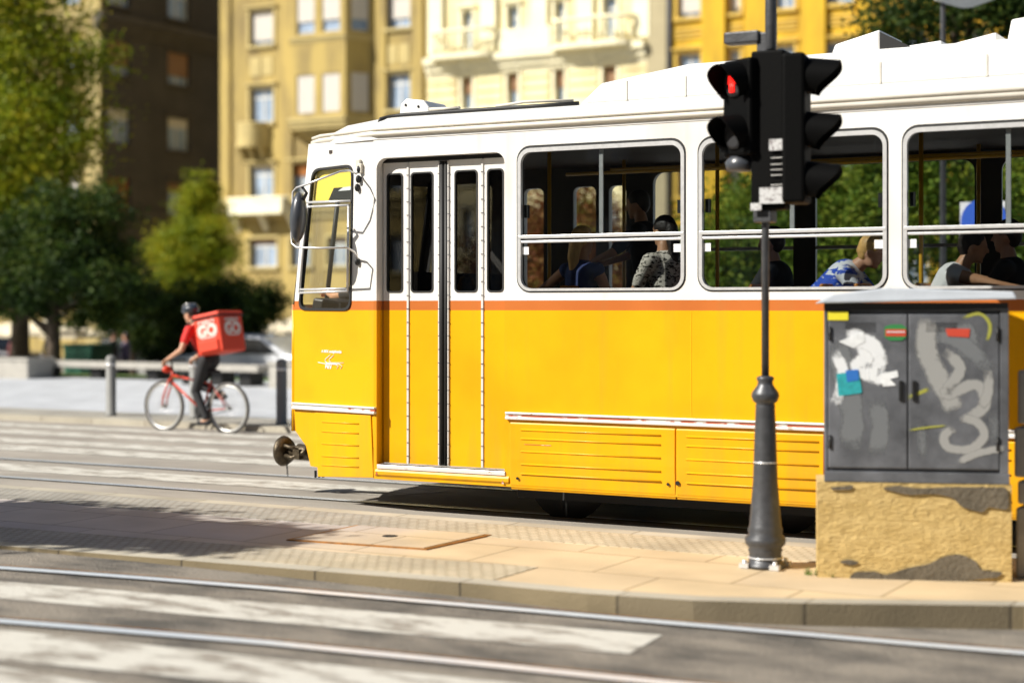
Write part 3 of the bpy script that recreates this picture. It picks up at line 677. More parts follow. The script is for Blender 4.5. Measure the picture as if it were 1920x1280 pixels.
# coupler
m = MB(); cz = .5; cx = -8.93; cy = 12.2
c = V(*(AT(533, 845, cy)[0], cy, AT(533, 845, cy)[1])); AXm = Matrix.Rotation(rad(-90), 3, 'Y')
m.lathe([(.05, -.06), (.11, -.05), (.135, -.01), (.14, .01), (.13, .03), (.1, .036)], c, 32, ax=AXm); part('coupler_plate', m, 'grease', tram)
m = MB(); m.tube([c, c+V(.14, 0, -.0), c+V(.16, 0, 0), c+V(.3, .02, -.01), c+V(.9, .1, -.02)], [.055, .055, .075, .07, .05], 14)
m.tube([c+V(.03, -.06, .06), c+V(.1, -.08, .05), c+V(.2, -.06, .02)], .018, 8); m.tube([c+V(.05, -.07, -.03), c+V(.16, -.09, -.05), c+V(.26, -.07, .0), c+V(.3, -.05, .05)], .02, 8); m.box(c+V(.17, -.1, -.06), c+V(.24, -.04, .03)); part('coupler_drawbar', m, 'grease', tram)
m = MB()
for k in range(6):
    q = c+V(.05+.002*k, -.03, -.09-.024*k); m.tube([q+V(-.006, 0, .014), q+V(.006, 0, .014), q+V(.006, 0, -.014), q+V(-.006, 0, -.014), q+V(-.006, 0, .014)], .0028, 5)
part('coupler_chain', m, 'dark', tram)
m = MB(); m.box((xf(.5)+.17, NY+.1, .31), (xf(.5)+.22, NY+.6, .42)); m.box((-8.7, NY+.02, .62), (-8.675, NY+.06, .8))
for px in (593, 600, 607): x, z = AT(px, 888, 11.7); m.box((x-.006, 11.68, z-.03), (x+.006, 11.7, z+.03))
part('bumper_bracket', m, 'dark', tram)
# running gear
for xc in (-5.2, -.4):
    m = MB()
    for dx in (-.9, .9):
        for y in (11.96, 13.34): m.lathe([(.3, -.06), (.33, -.05), (.33, .06), (.36, .065), (.36, .08), (.1, .085)], (xc+dx, y, .335), 28, ax=Matrix.Rotation(rad(90), 3, 'X'))
    part('wheel', m, 'rubber', tram)
    m = MB(); m.box((xc-1.35, 11.86, .14), (xc+1.35, 11.895, .6)); m.box((xc-1.3, 12.1, .2), (xc+1.3, 13.2, .75)); part('bogie_frame', m, 'rubber', tram)
m = MB(); m.box((-8.0, 11.6, .52), (XE-.2, 13.7, .8)); m.box((-4, 12, .3), (-1.5, 13.2, .52)); part('underframe', m, 'rubber', tram)
# lettering and mark on the cab side
def TM(px, py): u, z = nu(px, py); return frame_of(P(u, z, -.003), (ca, -sa, 0), (0, 0, 1), (-sa, -ca, 0))
part('lettering', text_mesh('A BKK szolgáltatója', .032, TM(622, 661), .001, bold=.0008), 'logow', tram)
part('lettering', text_mesh('BKV', .045, TM(616, 691), .001, bold=.0015, shear=.1), 'logow', tram)
m = MB()
def cl(P2, r=.0032): m.tube([P(*nu(*p), -.003) for p in P2], r, 6, flat=1)
cl([(620, 665), (611, 673), (610, 677), (614, 680), (645, 680)]); cl([(626, 666), (618, 673), (618, 677), (621, 678)]); cl([(597, 679), (612, 682), (630, 683), (635, 686), (632, 691)]); cl([(612, 681), (636, 682), (642, 686), (639, 691)])
part('operator_mark', m, 'logow', tram)
m = MB()
for z, a, c in ((.62, 985, 1035), (.565, 995, 1015)): m.box((AX(a), YN-.0165, z), (AX(c), YN-.012, z+.004))
part('stencil_mark', m, 'redpaint', tram)
m = MB()
for px in (1296, 1680): x = AX(px); m.box((x-.0025, YN-.002, .87), (x+.0025, YN+.002, 1.66))
part('panel_joint', m, 'yellow', tram)
# interior
def pole(px, Y, z0=.85, z1=3.0, r=.017): x = AX(px, Y); m.tube([(x, Y, z0), (x, Y, z1)], r, 8)
m = MB()
for px, Y in ((1030, 12.2), (1170, 13.3), (1345, 12.3), (1440, 13.3), (1727, 12.2), (1835, 13.4)): pole(px, Y)
m.tube([(-6.3, 12.25, 2.8), (XE-.1, 12.25, 2.8)], .015, 8); m.tube([(-6.3, 13.1, 2.9), (XE-.1, 13.1, 2.9)], .015, 8)
part('grab_rail', m, 'poleY', tram)
m = MB(); x = AX(875, 11.72); z = AT(875, 545, 11.72)[1]
m.tube([(x-.07, 11.72, z-.5), (x-.07, 11.72, z+.04), (x-.045, 11.72, z+.1), (x, 11.72, z+.125), (x+.045, 11.72, z+.1), (x+.07, 11.72, z+.04), (x+.07, 11.72, z-.5)], .017, 8); part('grab_handle', m, 'poleY', tram)
def seat(x, y, face=1):
    m = MB(); m.box((x-.2, y-.21, 1.36), (x+.2, y+.21, 1.41)); k = part('seat', m, 'seat', tram, .02)
    xb = x-.2*face; m = MB(); m.prism([V(xb, y-.21, 1.4), V(xb-.08*face, y-.19, 1.87), V(xb-.08*face, y+.19, 1.87), V(xb, y+.21, 1.4)], (-.035*face, 0, 0)); part('seat_back', m, 'seat', k, .015)
    m = MB(); m.box((x-.03, y-.03, .85), (x+.03, y+.03, 1.36)); part('seat_post', m, 'dark', k)
for x, y, f in ((-5.75, 11.85, 1), (-4.75, 11.85, -1), (-4.2, 11.85, -1), (-3.35, 11.85, 1), (-2.9, 11.85, 1), (-5.4, 13.4, 1), (-4.6, 13.4, 1), (-2.2, 13.4, 1), (-1.9, 11.85, -1)): seat(x, y, f)
m = MB(); m.box((X0-.02, 12.0, .85), (X0+.02, 13.75, 2.0)); part('cab_partition', m, 'lining', tram)
m = MB(); m.prism([V(-8.45, 11.85, .85), V(-8.7, 11.85, 1.3), V(-8.6, 11.85, 1.78), V(-8.3, 11.85, 1.74), V(-8.25, 11.85, .85)], (0, 1.6, 0)); part('driver_desk', m, 'dark', tram, .02)
m = MB(); m.lathe([(.14, 0), (.15, .02), (.14, .03)], (-8.2, 12.3, 1.76), 20); part('control_wheel', m, 'rubber', tram)

# ------------------------------------------------------------------ people
def cap(m, a, ra, b_, rb, n=14):
    a, b_ = Vector(a), Vector(b_); m.ell(a, ra, n); m.ell(b_, rb, n)
    if (b_-a).length > 1e-4: m.tube([a, b_], [ra, rb], n)
def fuse(m, name, mt, parent, vox=.012, smooth=3, W_=None):
    me = m.mesh(name); o = bpy.data.objects.new('t', me); C.objects.link(o)
    r = o.modifiers.new('r', 'REMESH'); r.mode = 'VOXEL'; r.voxel_size = vox; r.use_smooth_shade = True
    s = o.modifiers.new('s', 'SMOOTH'); s.factor = .5; s.iterations = smooth
    dg = bpy.context.evaluated_depsgraph_get(); ne = bpy.data.meshes.new_from_object(o.evaluated_get(dg)); bpy.data.objects.remove(o)
    return part(name, ne, mt, parent, local=True)
def ik(a, t, l1, l2, pole):
    a, t = Vector(a), Vector(t); d = t-a; L = min(d.length, (l1+l2)*.995); d.normalize(); t = a+d*L
    x = (l1*l1-l2*l2+L*L)/(2*L); h = math.sqrt(max(0, l1*l1-x*x)); p = Vector(pole); p = (p-d*p.dot(d)).normalized(); return a+d*x+p*h, t
def human(label, loc, rz, hip=.95, lean=0, hands=None, feet=None, headp=(0, 0), top='blackc', sleeve=.3, legs='trous', skin='skin', hair='hairD', long=False, vox=.010, group=None, ep=((-.3, 1, -.4), (-.3, -1, -.4)), kp=(1, 0, 0), helmet=False, sc=1.0, shoes='blackc', grip=False):
    """local frame: facing +x, left = +y; hip = pelvis height above the origin"""
    t = thing('person', label, 'person', loc, rz, group)
    pel = V(0, 0, hip); up = V(math.sin(lean), 0, math.cos(lean)); fw = V(math.cos(lean), 0, -math.sin(lean))
    ch = pel+up*.40*sc; nk = pel+up*.53*sc; hd = nk+(up*.5+V(headp[0]*.5, headp[1]*.5, .5)).normalized()*.14*sc+fw*.01
    sh = [ch+up*.04+V(0, s*.17*sc, 0) for s in (1, -1)]; hp = [pel+V(0, s*.09, -.03) for s in (1, -1)]
    if hands is None: hands = [(.05, .26, hip-.12), (.05, -.26, hip-.12)]
    if feet is None: feet = [(0, .1, .08), (0, -.1, .08)]
    body = MB()
    cap(body, pel, .12, pel+up*.2, .115); cap(body, pel+up*.2, .115, ch, .125); cap(body, sh[0]*.8+ch*.2, .07, sh[1]*.8+ch*.2, .07); cap(body, ch+up*.05, .07, nk+up*.04, .052)
    # head: skull, jaw, nose, ears, brow, mouth
    hf = (fw*.5+V(1, 0, headp[1]*.3)).normalized(); hu = V(0, 0, 1)*.8+up*.2; hu = (hu-hf*hu.dot(hf)).normalized(); hs = hu.cross(hf)
    R3_ = Matrix((hf, hs, hu)).transposed()
    H_ = lambda x, y, z: hd+R3_ @ V(x, y, z)
    body.ell(hd+R3_ @ V(-.008, 0, .03), (.095, .074, .095), 16, M4=R3_); body.ell(H_(.022, 0, -.035), (.062, .055, .075), 14, M4=R3_); cap(body, H_(.088, 0, .015), .01, H_(.105, 0, -.018), .014, 8)
    body.ell(H_(.06, 0, -.088), (.024, .026, .018), 10, M4=R3_); body.ell(H_(.078, 0, -.052), (.014, .026, .008), 8, M4=R3_); cap(body, H_(.082, .03, .03), .01, H_(.082, -.03, .03), .01, 8)
    for s in (1, -1): body.ell(H_(-.005, s*.076, -.005), (.018, .01, .03), 8, M4=R3_)
    arms = []
    for i, s in enumerate((1, -1)):
        el, wr = ik(sh[i], hands[i], .29*sc, .25*sc, ep[i]); arms.append((sh[i], el, wr))
        cap(body, sh[i], .052, el, .038); cap(body, el, .038, wr, .026)
        d = (wr-el).normalized(); if_ = V(0, 0, -1) if abs(d.z) < .8 else V(1, 0, 0)
        n_ = (if_-d*if_.dot(d)).normalized(); sd = d.cross(n_)*s
        pc = wr+d*.045; cap(body, wr, .025, wr+d*.075+sd*.018, .018, 10); cap(body, wr, .025, wr+d*.075-sd*.018, .018, 10)
        for j, ln in enumerate((.072, .08, .075, .058)):
            b0 = wr+d*.08+sd*(-.03+.02*j)*-1; k1 = b0+d*ln*.55+n_*.012*(1+grip); k2 = k1+(d*(.5-.7*grip)+n_*(.6+.6*grip)).normalized()*ln*.5
            cap(body, b0, .0095, k1, .0085, 8); cap(body, k1, .0085, k2, .0075, 8)
        th0 = wr+d*.03+sd*.03; th1 = th0+(d*.6+sd*.7+n_*.3).normalized()*.035; th2 = th1+(d*.9+n_*.5).normalized()*.03; cap(body, th0, .012, th1, .0105, 8); cap(body, th1, .0105, th2, .009, 8)
    lg = []
    for i in range(2):
        kn, an = ik(hp[i], feet[i], .44*sc, .43*sc, kp[i] if isinstance(kp[0], (tuple, list)) else kp); lg.append((hp[i], kn, an)); cap(body, hp[i], .08, kn, .052); cap(body, kn, .05, an, .034)
        cap(body, an, .034, an+V(.1, 0, -.045), .03)
    fuse(body, 'body', skin, t, vox)
    c = MB(); k = 1.12
    cap(c, pel+up*.02, .128, pel+up*.2, .125); cap(c, pel+up*.2, .126, ch, .137); cap(c, sh[0]*.85+ch*.15, .072, sh[1]*.85+ch*.15, .072)
    for s_, el, wr in arms:
        e = s_.lerp(el, min(1, sleeve*2)); cap(c, s_, .064, e, .056)
        if sleeve > .5: cap(c, el, .05, el.lerp(wr, (sleeve-.5)*2), .037)
    fuse(c, 'top', top, t, vox)
    c = MB(); cap(c, pel+V(0, .03, -.02), .128, pel+V(0, -.03, .03), .128)
    for a, kn, an in lg: cap(c, a, .092, kn, .066); cap(c, kn, .064, kn.lerp(an, .92), .05)
    fuse(c, 'trousers', legs, t, vox)
    for a, kn, an in lg: c = MB(); cap(c, an+V(-.03, 0, -.035), .04, an+V(.14, 0, -.05), .034); fuse(c, 'shoe', shoes, t, .012)
    c = MB(); c.ell(hd+R3_ @ V(-.022, 0, .045), (.1, .085, .095), 14, M4=R3_)
    if long: cap(c, H_(-.08, 0, .03), .06, H_(-.12, 0, -.12), .05); cap(c, H_(-.12, 0, -.12), .05, H_(-.1, .0, -.34), .03)
    else: cap(c, H_(-.06, 0, .0), .06, H_(-.05, 0, -.03), .05)
    fuse(c, 'hair', hair, t, .01)
    if helmet:
        c = MB(); c.ell(hd+R3_ @ V(-.01, 0, .075), (.132, .1, .078), 20, M4=R3_); cap(c, H_(.1, .03, .06), .02, H_(.1, -.03, .06), .02); hm = fuse(c, 'helmet', 'helmet', t, .008, 2)
        c = MB()
        for s in (-.05, 0, .05):
            c.tube([H_(.085, s, .12), H_(.03, s, .152), H_(-.06, s, .148)], .008, 6)
        part('helmet_vent', c, 'rim', hm, local=True)
    return t
M['helmet'] = mat('dark_helmet', (.02, .028, .04), .3, coat=.5)

# passengers (seat height 1.3, floor .85)
def seated(px, Y, label, face, **kw):
    x = AX(px, Y); fz = .96; args = dict(hip=.58, feet=[(.42, .1, .08), (.42, -.1, .08)], hands=[(.4, .15, .55), (.4, -.15, .55)], vox=.012); args.update(kw)
    return human(label, (x, Y, fz), face, **args)
seated(1085, 12.05, 'seated passenger with long blond ponytail and blue strap top in front window', rad(75), hip=.6, top='navy', sleeve=.0, long=True, hair='hairB', skin='skin2', hands=[(-.1, .62, .62), (.3, -.2, .55)], ep=((-.2, 1, .2), (-.3, -1, -.4)), lean=.08)
seated(1250, 11.98, 'passenger in leopard print top beside right edge of the front window', rad(160), hip=.66, top='leopard', sleeve=.35, skin='skin2', long=True, lean=.05)
human('tall passenger in black standing behind the leopard print passenger', (AX(1216, 12.75), 12.75, .97), rad(190), hip=.93, top='blackc', sleeve=.4, hands=[(.45, .2, 1.1), (.45, -.2, 1.1)], headp=(.4, -.5), skin='skin2', vox=.012, lean=.12)
seated(1468, 12.4, 'hunched passenger in black seated behind the lamp post', rad(180), lean=.15, top='blackc', sleeve=.9)
seated(1512, 12.0, 'blond passenger in a blue and white striped top bent forward in the middle window', rad(4), hip=.7, lean=.85, headp=(.9, -.4), top='jersey', sleeve=.3, hair='hairB', hands=[(.75, .2, .5), (.7, -.25, .5)])
seated(1738, 11.95, 'passenger in a white sleeveless top leaning away with bare arm reaching right', rad(12), hip=.58, lean=.5, top='whitec', sleeve=.0, skin='skin2', hands=[(.85, .2, .85), (.85, -.22, .82)], headp=(.5, 0))
seated(1905, 12.3, 'dark clothed passenger at right edge of the right window', rad(180), top='blackc', sleeve=.9, lean=.1)
human('tram driver with bare forearm on the controls', (AX(700, 12.45), 12.45, .85), rad(180), hip=.55, feet=[(.42, .1, .08), (.42, -.1, .08)], hands=[(.52, -.02, .98), (.5, -.2, .98)], top='blackc', sleeve=.3, skin='skin2', vox=.01, grip=True, lean=.1)

# ------------------------------------------------------------------ bicycle + courier
BY = 17.55; BX = AX(374, BY)
bike = thing('bicycle', 'red framed bicycle ridden by the food courier beside the plaza kerb', 'bicycle', (BX, BY, 0), rad(180))   # local +x = travel direction
Rw = .335; fh = V(.62, 0, Rw); rh = V(-.5, 0, Rw); bb = V(-.06, 0, .29); st_ = V(-.2, 0, .8); hb = V(.47, 0, .82); ht = V(.5, 0, .68)
for c in (fh, rh):
    m = MB(); m.tube([c+V(Rw*.985*math.cos(t), 0, Rw*.985*math.sin(t)) for t in [2*math.pi*k/48 for k in range(49)]], .023, 8, caps=False); w = part('wheel', m, 'tyre', bike, local=True)
    m = MB(); m.tube([c+V(.305*math.cos(t), 0, .305*math.sin(t)) for t in [2*math.pi*k/48 for k in range(49)]], .017, 8, caps=False); part('rim', m, 'rim', w, local=True)
    m = MB()
    for k in range(28):
        t = 2*math.pi*k/28; m.tube([c+V(0, .02*(-1)**k, 0), c+V(.3*math.cos(t), 0, .3*math.sin(t))], .0016, 4)
    m.tube([c+V(0, -.05, 0), c+V(0, .05, 0)], .02, 10); part('spokes', m, 'rim', w, local=True)
m = MB(); m.tube([bb, st_-V(0, 0, .1)], .015); m.tube([bb, ht], .017); m.tube([st_-V(0, 0, .14), hb-V(.01, 0, .06)], .015); m.tube([ht, hb], .019)
for s in (-.04, .04): m.tube([rh+V(0, s, 0), bb], .01); m.tube([rh+V(0, s, 0), st_-V(0, 0, .14)], .008)
part('frame', m, 'frame_red', bike, local=True)
m = MB()
for s in (-.045, .045): m.tube([ht+V(.0, s, .02), fh+V(-.02, s, .12), fh+V(0, s, 0)], [.015, .013, .009])
m.tube([ht+V(0, -.045, .02), ht+V(0, .045, .02)], .018); part('fork', m, 'frame_red', bike, local=True)
m = MB(); m.tube([hb, hb+V(.02, 0, .12), hb+V(.07, 0, .14)], .013); m.tube([hb+V(.03, -.3, .15), hb+V(.07, -.08, .14), hb+V(.07, .08, .14), hb+V(.03, .3, .15)], .012); part('handlebar', m, 'dark', bike, local=True)
m = MB(); m.ell(st_+V(-.03, 0, .03), (.13, .07, .03), 14); m.ell(st_+V(.08, 0, .03), (.09, .03, .022), 12); m.tube([st_-V(0, 0, .12), st_+V(0, 0, .02)], .012); part('saddle', m, 'blackc', bike, local=True)
m = MB(); m.lathe([(.09, -.006), (.09, .006)], bb+V(0, .06, 0), 24, ax=Matrix.Rotation(rad(90), 3, 'X')); m.tube([bb+V(0, .07, 0), bb+V(.02, .09, -.17)], .01); m.tube([bb+V(0, -.07, 0), bb+V(-.02, -.09, .17)], .01); m.box(bb+V(-.03, .08, -.185), bb+V(.07, .17, -.165)); m.box(bb+V(-.07, -.17, .165), bb+V(.03, -.08, .185)); m.tube([bb+V(0, .06, .085), rh+V(0, .05, .035)], .005); m.tube([bb+V(0, .06, -.085), rh+V(0, .05, -.035)], .005); part('crankset', m, 'dark', bike, local=True)
m = MB(); m.ell(hb+V(.09, 0, .02), (.05, .1, .05), 10); part('front_bag', m, 'bag', bike, local=True)
cour = human('food courier in red shirt and dark helmet riding the bicycle', (BX, BY, 0), rad(180), hip=1.0, lean=.5, hands=[(.47, .28, 1.0), (.47, -.28, 1.0)], feet=[(-.06, .12, .18), (-.14, -.12, .52)], headp=(.3, .1), top='red', sleeve=.28, helmet=True, vox=.008, grip=True, ep=((-.2, .5, -1), (-.2, -.5, -1)), kp=(1, 0, .1))
# sit the courier on the saddle
cour.location = (BX+.17, BY, 0.0)
bgx, bgz = AT(392, 0, BY)[0], 0
bag = thing('delivery_bag', 'orange red insulated delivery box strapped to the courier in red', 'delivery bag', (BX+.31, BY, 1.35))
bag.rotation_euler = (0, rad(-10), 0)
m = MB(); m.box((-.18, -.25, -.29), (.26, .25, .22)); body_ = part('bag_body', m, 'bag', bag, .035, local=True)
m = MB(); m.box((-.19, -.262, .20), (.27, .262, .26)); part('bag_lid', m, 'bag', bag, .025, local=True)
m = MB(); m.box((-.194, -.266, .195), (.274, .266, .212)); part('bag_zip', m, 'blackc', bag, local=True)
m = MB(); m.box((-.12, -.275, -.25), (.2, -.25, -.1)); part('side_pocket', m, 'bag', bag, .01, local=True)
for nm, Mx in (('side', frame_of((.04, -.256, -.04), (1, 0, 0), (0, 0, 1), (0, -1, 0))), ('rear', frame_of((.266, 0, -.04), (0, 1, 0), (0, 0, 1), (1, 0, 0)))):
    part('lettering', text_mesh('GO', .19, Mx, .003, bold=.008), 'logo', bag, local=True)
    part('lettering', text_mesh('netpincér', .075, Mx @ Matrix.Translation((0, .165, 0)), .003, bold=.002), 'logo', bag, local=True)
    o_ = part('logo_ring', plate([rr(-.17, -.035, .17, .155, .09), rr(-.155, -.02, .155, .14, .08)], Mx, .003), 'logo', bag, local=True)
m = MB()
for s in (-.12, .12): m.tube([(-.17, s, .15), (-.26, s, .22), (-.42, s, .16), (-.44, s*1.1, 0), (-.32, s*1.1, -.2), (-.17, s, -.24)], .014, 6)
part('shoulder_strap', m, 'blackc', bag, local=True)

# ------------------------------------------------------------------ signal post
PY = 9.78; PX = AX(1435, PY); PB = .08
def pz(py, px=1435, Y=PY): return AT(px, py, Y)[1]
post = thing('traffic_signal', 'black tram and pedestrian signals on a cast iron post by the grey cabinet', 'traffic signal', (PX, PY, PB))
r_ = lambda w: w/2/ (dxy(1435)[1]/PY)
pr = [(.125, .08), (.125, .1), (.105, .11), (.1, pz(1035)), (.108, pz(1030)), (.1, pz(1026)), (.125, pz(1018)), (.128, pz(1008)), (.104, pz(1000)), (.11, pz(992)), (.1, pz(985)), (.077, pz(900)), (.066, pz(800)), (.06, pz(765)), (.062, pz(760)), (.056, pz(756)), (.075, pz(752)), (.088, pz(742)), (.082, pz(735)), (.05, pz(722)), (.046, pz(715)), (.056, pz(710)), (.05, pz(706)), (.026, pz(704))]
m = MB(); m.lathe(pr, (PX, PY, 0), 28); part('post_base', m, 'iron', post)
m = MB(); m.lathe([(.072, pz(866)-.008), (.075, pz(866)), (.072, pz(866)+.008)], (PX, PY, 0), 28); m.lathe([(.1, .135), (.113, .14), (.1, .146)], (PX, PY, 0), 28); part('post_band', m, 'alu', post)
m = MB()
for k in range(4):
    t_ = rad(45+90*k); c = V(PX+.14*math.cos(t_), PY+.14*math.sin(t_), .08); m.box(c-V(.03, .02, 0), c+V(.03, .02, .03)); m.lathe([(.014, 0), (.014, .05)], c, 8)
part('anchor_bolt', m, 'alu', post)
m = MB(); m.tube([(PX, PY, pz(708)), (PX, PY, pz(95))], .024, 14); part('post_tube', m, 'iron', post)
def signal(ang_, off, zs, tilt, names, red=None, L_=.155):
    """housing whose lens faces direction ang_ (xy); off = (x,y) of housing centre"""
    c, s = math.cos(ang_), math.sin(ang_); Mx = Matrix(((c, -s, 0, PX+off[0]), (s, c, 0, PY+off[1]), (0, 0, 1, 0), (0, 0, 0, 1)))
    z0, z1 = zs[-1]-.14, zs[0]+.14
    m = MB(); m.box((-.14, -.135, z0), (0, .135, z1), M4=Mx); hs = part('signal_housing', m, 'black', post, .02)
    for i, z in enumerate(zs):
        m = MB(); n = 32; ro = .122
        ptsI, ptsO = [], []
        for k in range(n+1):
            t_ = rad(-50+280*k/n); q0 = max(0, min(1, (math.sin(t_)+.77)/1.5)); ln = L_*(.3+.7*q0*q0*(3-2*q0))
            for rr_, arr in ((ro, ptsO), (ro-.006, ptsI)): arr.append((V(0, rr_*math.cos(t_), z+rr_*math.sin(t_)), V(ln, rr_*math.cos(t_)*.96, z+rr_*.96*math.sin(t_)-.02)))
        for arr in (ptsO, ptsI):
            for k in range(n): m.add([Mx @ arr[k][0], Mx @ arr[k+1][0], Mx @ arr[k+1][1], Mx @ arr[k][1]], [(0, 1, 2, 3)], 0, True)
        for k in range(n): m.quad(Mx @ ptsO[k][1], Mx @ ptsO[k+1][1], Mx @ ptsI[k+1][1], Mx @ ptsI[k][1])
        part('visor', m, 'black', hs)
        m = MB(); Mr = Mx.to_3x3() @ Matrix.Rotation(rad(90), 3, 'Y'); m.lathe([(.1, -.0), (.1, .012), (.08, .02)], Mx @ V(.0, 0, z), 24, ax=Mr); ln_ = part('lens', m, 'blackc', hs)
        if red == i:
            m = MB(); m.tube([Mx @ V(.03, 0, z-.01), Mx @ V(.03, 0, z+.03)], [.016, .02], 8); m.ell(Mx @ V(.03, 0, z+.052), .014, 8); m.tube([Mx @ V(.03, .026, z+.03), Mx @ V(.03, .028, z-.02)], .006, 6); m.tube([Mx @ V(.03, -.026, z+.03), Mx @ V(.03, -.028, z-.02)], .006, 6); m.tube([Mx @ V(.03, .01, z-.01), Mx @ V(.03, .012, z-.07)], .009, 6); m.tube([Mx @ V(.03, -.01, z-.01), Mx @ V(.03, -.012, z-.07)], .009, 6)
            part('red_figure', m, 'redlamp', ln_)
    return hs
zA = [pz(152), pz(250)]
signal(rad(240), (-.17, -.07), zA, 0, None, red=0)
signal(rad(10), (.27, .02), [pz(150), pz(250), pz(342)], 0, None, None, .2)
m = MB(); m.box((PX-.07, PY-.075, pz(395)), (PX+.15, PY+.05, pz(98))); k = part('terminal_box', m, 'black', post, .015)
m = MB(); m.box((PX+.06, PY-.097, pz(286)), (PX+.15, PY-.09, pz(265))); m.box((PX+.0, PY-.105, pz(384)), (PX+.17, PY-.092, pz(354))); m.box((PX-.06, PY-.1, pz(396)), (PX+.01, PY-.092, pz(382))); part('sticker', m, 'labelp', k)
m = MB(); 
for z in (pz(300), pz(312), pz(322), pz(332), pz(350)): m.box((PX+.07, PY-.0945, z), (PX+.15, PY-.09, z+.004))
part('print_line', m, 'alud', k)
m = MB(); m.box((PX-.06, PY-.06, pz(418)), (PX+.06, PY+.05, pz(394))); part('clamp', m, 'iron', post, .01)
m = MB(); m.lathe([(.09, 0), (.1, .05), (.06, .1), (.03, .11)], (PX-.17, PY+.02, pz(318)), 16); part('sounder', m, 'mirror', post)
m = MB(); m.box((PX-.27, PY-.02, pz(78)), (PX-.04, PY+.1, pz(56)), M4=None); m.box((PX-.06, PY, pz(98)), (PX+.05, PY+.05, pz(60))); m.tube([(PX+.03, PY+.02, pz(95)), (PX+.03, PY+.02, pz(10)), (PX+.03, PY+.02, 4.6)], .036, 12); part('detector_camera', m, 'iron', post, .01)

# ------------------------------------------------------------------ cabinet on rendered plinth
cl_, cr_ = V(*(AX(1545, 9.62), 9.62, 0)), V(*(AX(1889, 9.98), 9.98, 0)); ud = (cr_-cl_).normalized(); wd = V(-ud.y, ud.x, 0); cw = (cr_-cl_).length
CM = frame_of(cl_, ud, (0, 0, 1), wd)
cab = thing('street_cabinet', 'grey graffitied two door utility cabinet on a rough yellow plinth', 'utility cabinet', cl_+ud*cw/2+wd*.2+V(0, 0, .08), math.atan2(ud.y, ud.x))
def cz(px, py):
    a, b_ = dxy(px); # intersect ray with the cabinet front plane
    n = wd; s = cl_.dot(n)/(V(a, b_, 0).dot(n)); p = V(a*s, b_*s, H-(py-575)*s); return (p-cl_).dot(ud), p.z
m = MB(); nx, nzv = 34, 18; u0, u1, v0, v1 = -.04, cw+.02, .07, .648
random.seed(3)
grid = [[CM @ V(u0+(u1-u0)*i/nx, v0+(v1-v0)*j/nzv, -.03+random.uniform(-.0025, .0025)) for i in range(nx+1)] for j in range(nzv+1)]
for j in range(nzv):
    for i in range(nx): m.add([grid[j][i], grid[j][i+1], grid[j+1][i+1], grid[j+1][i]], [(0, 1, 2, 3)], 0, True)
bk = CM @ V(u0, v0, .42); 
m.quad(CM @ V(u0, v0, -.03), CM @ V(u0, v1, -.03), CM @ V(u0, v1, .42), CM @ V(u0, v0, .42)); m.quad(CM @ V(u1, v0, -.03), CM @ V(u1, v1, -.03), CM @ V(u1, v1, .42), CM @ V(u1, v0, .42))
m.quad(CM @ V(u0, v1, -.03), CM @ V(u1, v1, -.03), CM @ V(u1, v1, .42), CM @ V(u0, v1, .42)); m.quad(CM @ V(u0, v0, .42), CM @ V(u1, v0, .42), CM @ V(u1, v1, .42), CM @ V(u0, v1, .42))
part('plinth', m, 'render', cab)
def blotch(pts, w, mt, name, parent, th=.004):
    P2 = rnd([cz(*p) for p in pts], .03 if mt == 'tar' else .004, 3); return part(name, plate([P2], CM @ Matrix.Translation((0, 0, w)), th), mt, parent)
blotch([(1650, 914), (1680, 908), (1720, 914), (1780, 911), (1888, 912), (1890, 955), (1850, 948), (1842, 960), (1800, 948), (1788, 932), (1755, 924), (1700, 926)], -.042, 'tar', 'bare_patch', cab)
blotch([(1590, 1082), (1600, 1070), (1640, 1068), (1660, 1076), (1700, 1062), (1740, 1055), (1770, 1040), (1800, 1036), (1830, 1050), (1836, 1066), (1880, 1070), (1870, 1080), (1780, 1088), (1650, 1088)], -.042, 'tar', 'bare_patch', cab)
blotch([(1570, 1052), (1590, 1045), (1612, 1052), (1600, 1058)], -.042, 'tar', 'bare_patch', cab)
blotch([(1556, 912), (1600, 908), (1596, 916), (1560, 917)], -.042, 'tar', 'bare_patch', cab)
m = MB(); m.box((0.01, .65, 0), (cw, 1.715, .36), M4=CM); k = part('cabinet_body', m, 'cab', cab, .008)
m = MB(); m.box((-.0, .65, -.022), (cw+.01, .715, 0.0), M4=CM); m.box((cw-.045, .715, -.02), (cw+.005, 1.7, 0), M4=CM); m.box((0.0, .715, -.012), (.02, 1.7, 0), M4=CM); part('cabinet_frame', m, 'cab', cab, .004)
um = cz(1702, 700)[0]
for (a, c) in ((.025, um-.004), (um+.004, cw-.05)):
    m = MB(); m.box((a, .735, -.022), (c, 1.655, -.001), M4=CM); d_ = part('cabinet_door', m, 'cab', cab, .006)
    m = MB(); m.box((c-.05 if a < .1 else a+.02, 1.14, -.034), (c-.025 if a < .1 else a+.045, 1.26, -.022), M4=CM); part('handle', m, 'dark', d_, .004)
    for z_ in (.85, 1.5):
        m = MB(); ux = a+.004 if a < .1 else c-.016; m.tube([CM @ V(ux+.006, z_, -.026), CM @ V(ux+.006, z_+.08, -.026)], .008, 8); part('hinge', m, 'dark', d_)
    m = MB(); 
    for q_ in range(5): m.box((a+.1, 1.6-.012*q_, -.0235), (a+.28, 1.604-.012*q_, -.0215), M4=CM)
    part('vent_slot', m, 'groove', d_)
m = MB(); m.prism([CM @ V(-.05, 1.72, -.07), CM @ V(.05, 1.775, -.05), CM @ V(cw*.35, 1.815, -.04), CM @ V(cw+.03, 1.79, -.05), CM @ V(cw+.05, 1.745, -.07)], wd*.5); part('cabinet_roof', m, 'cabroof', cab, .012)
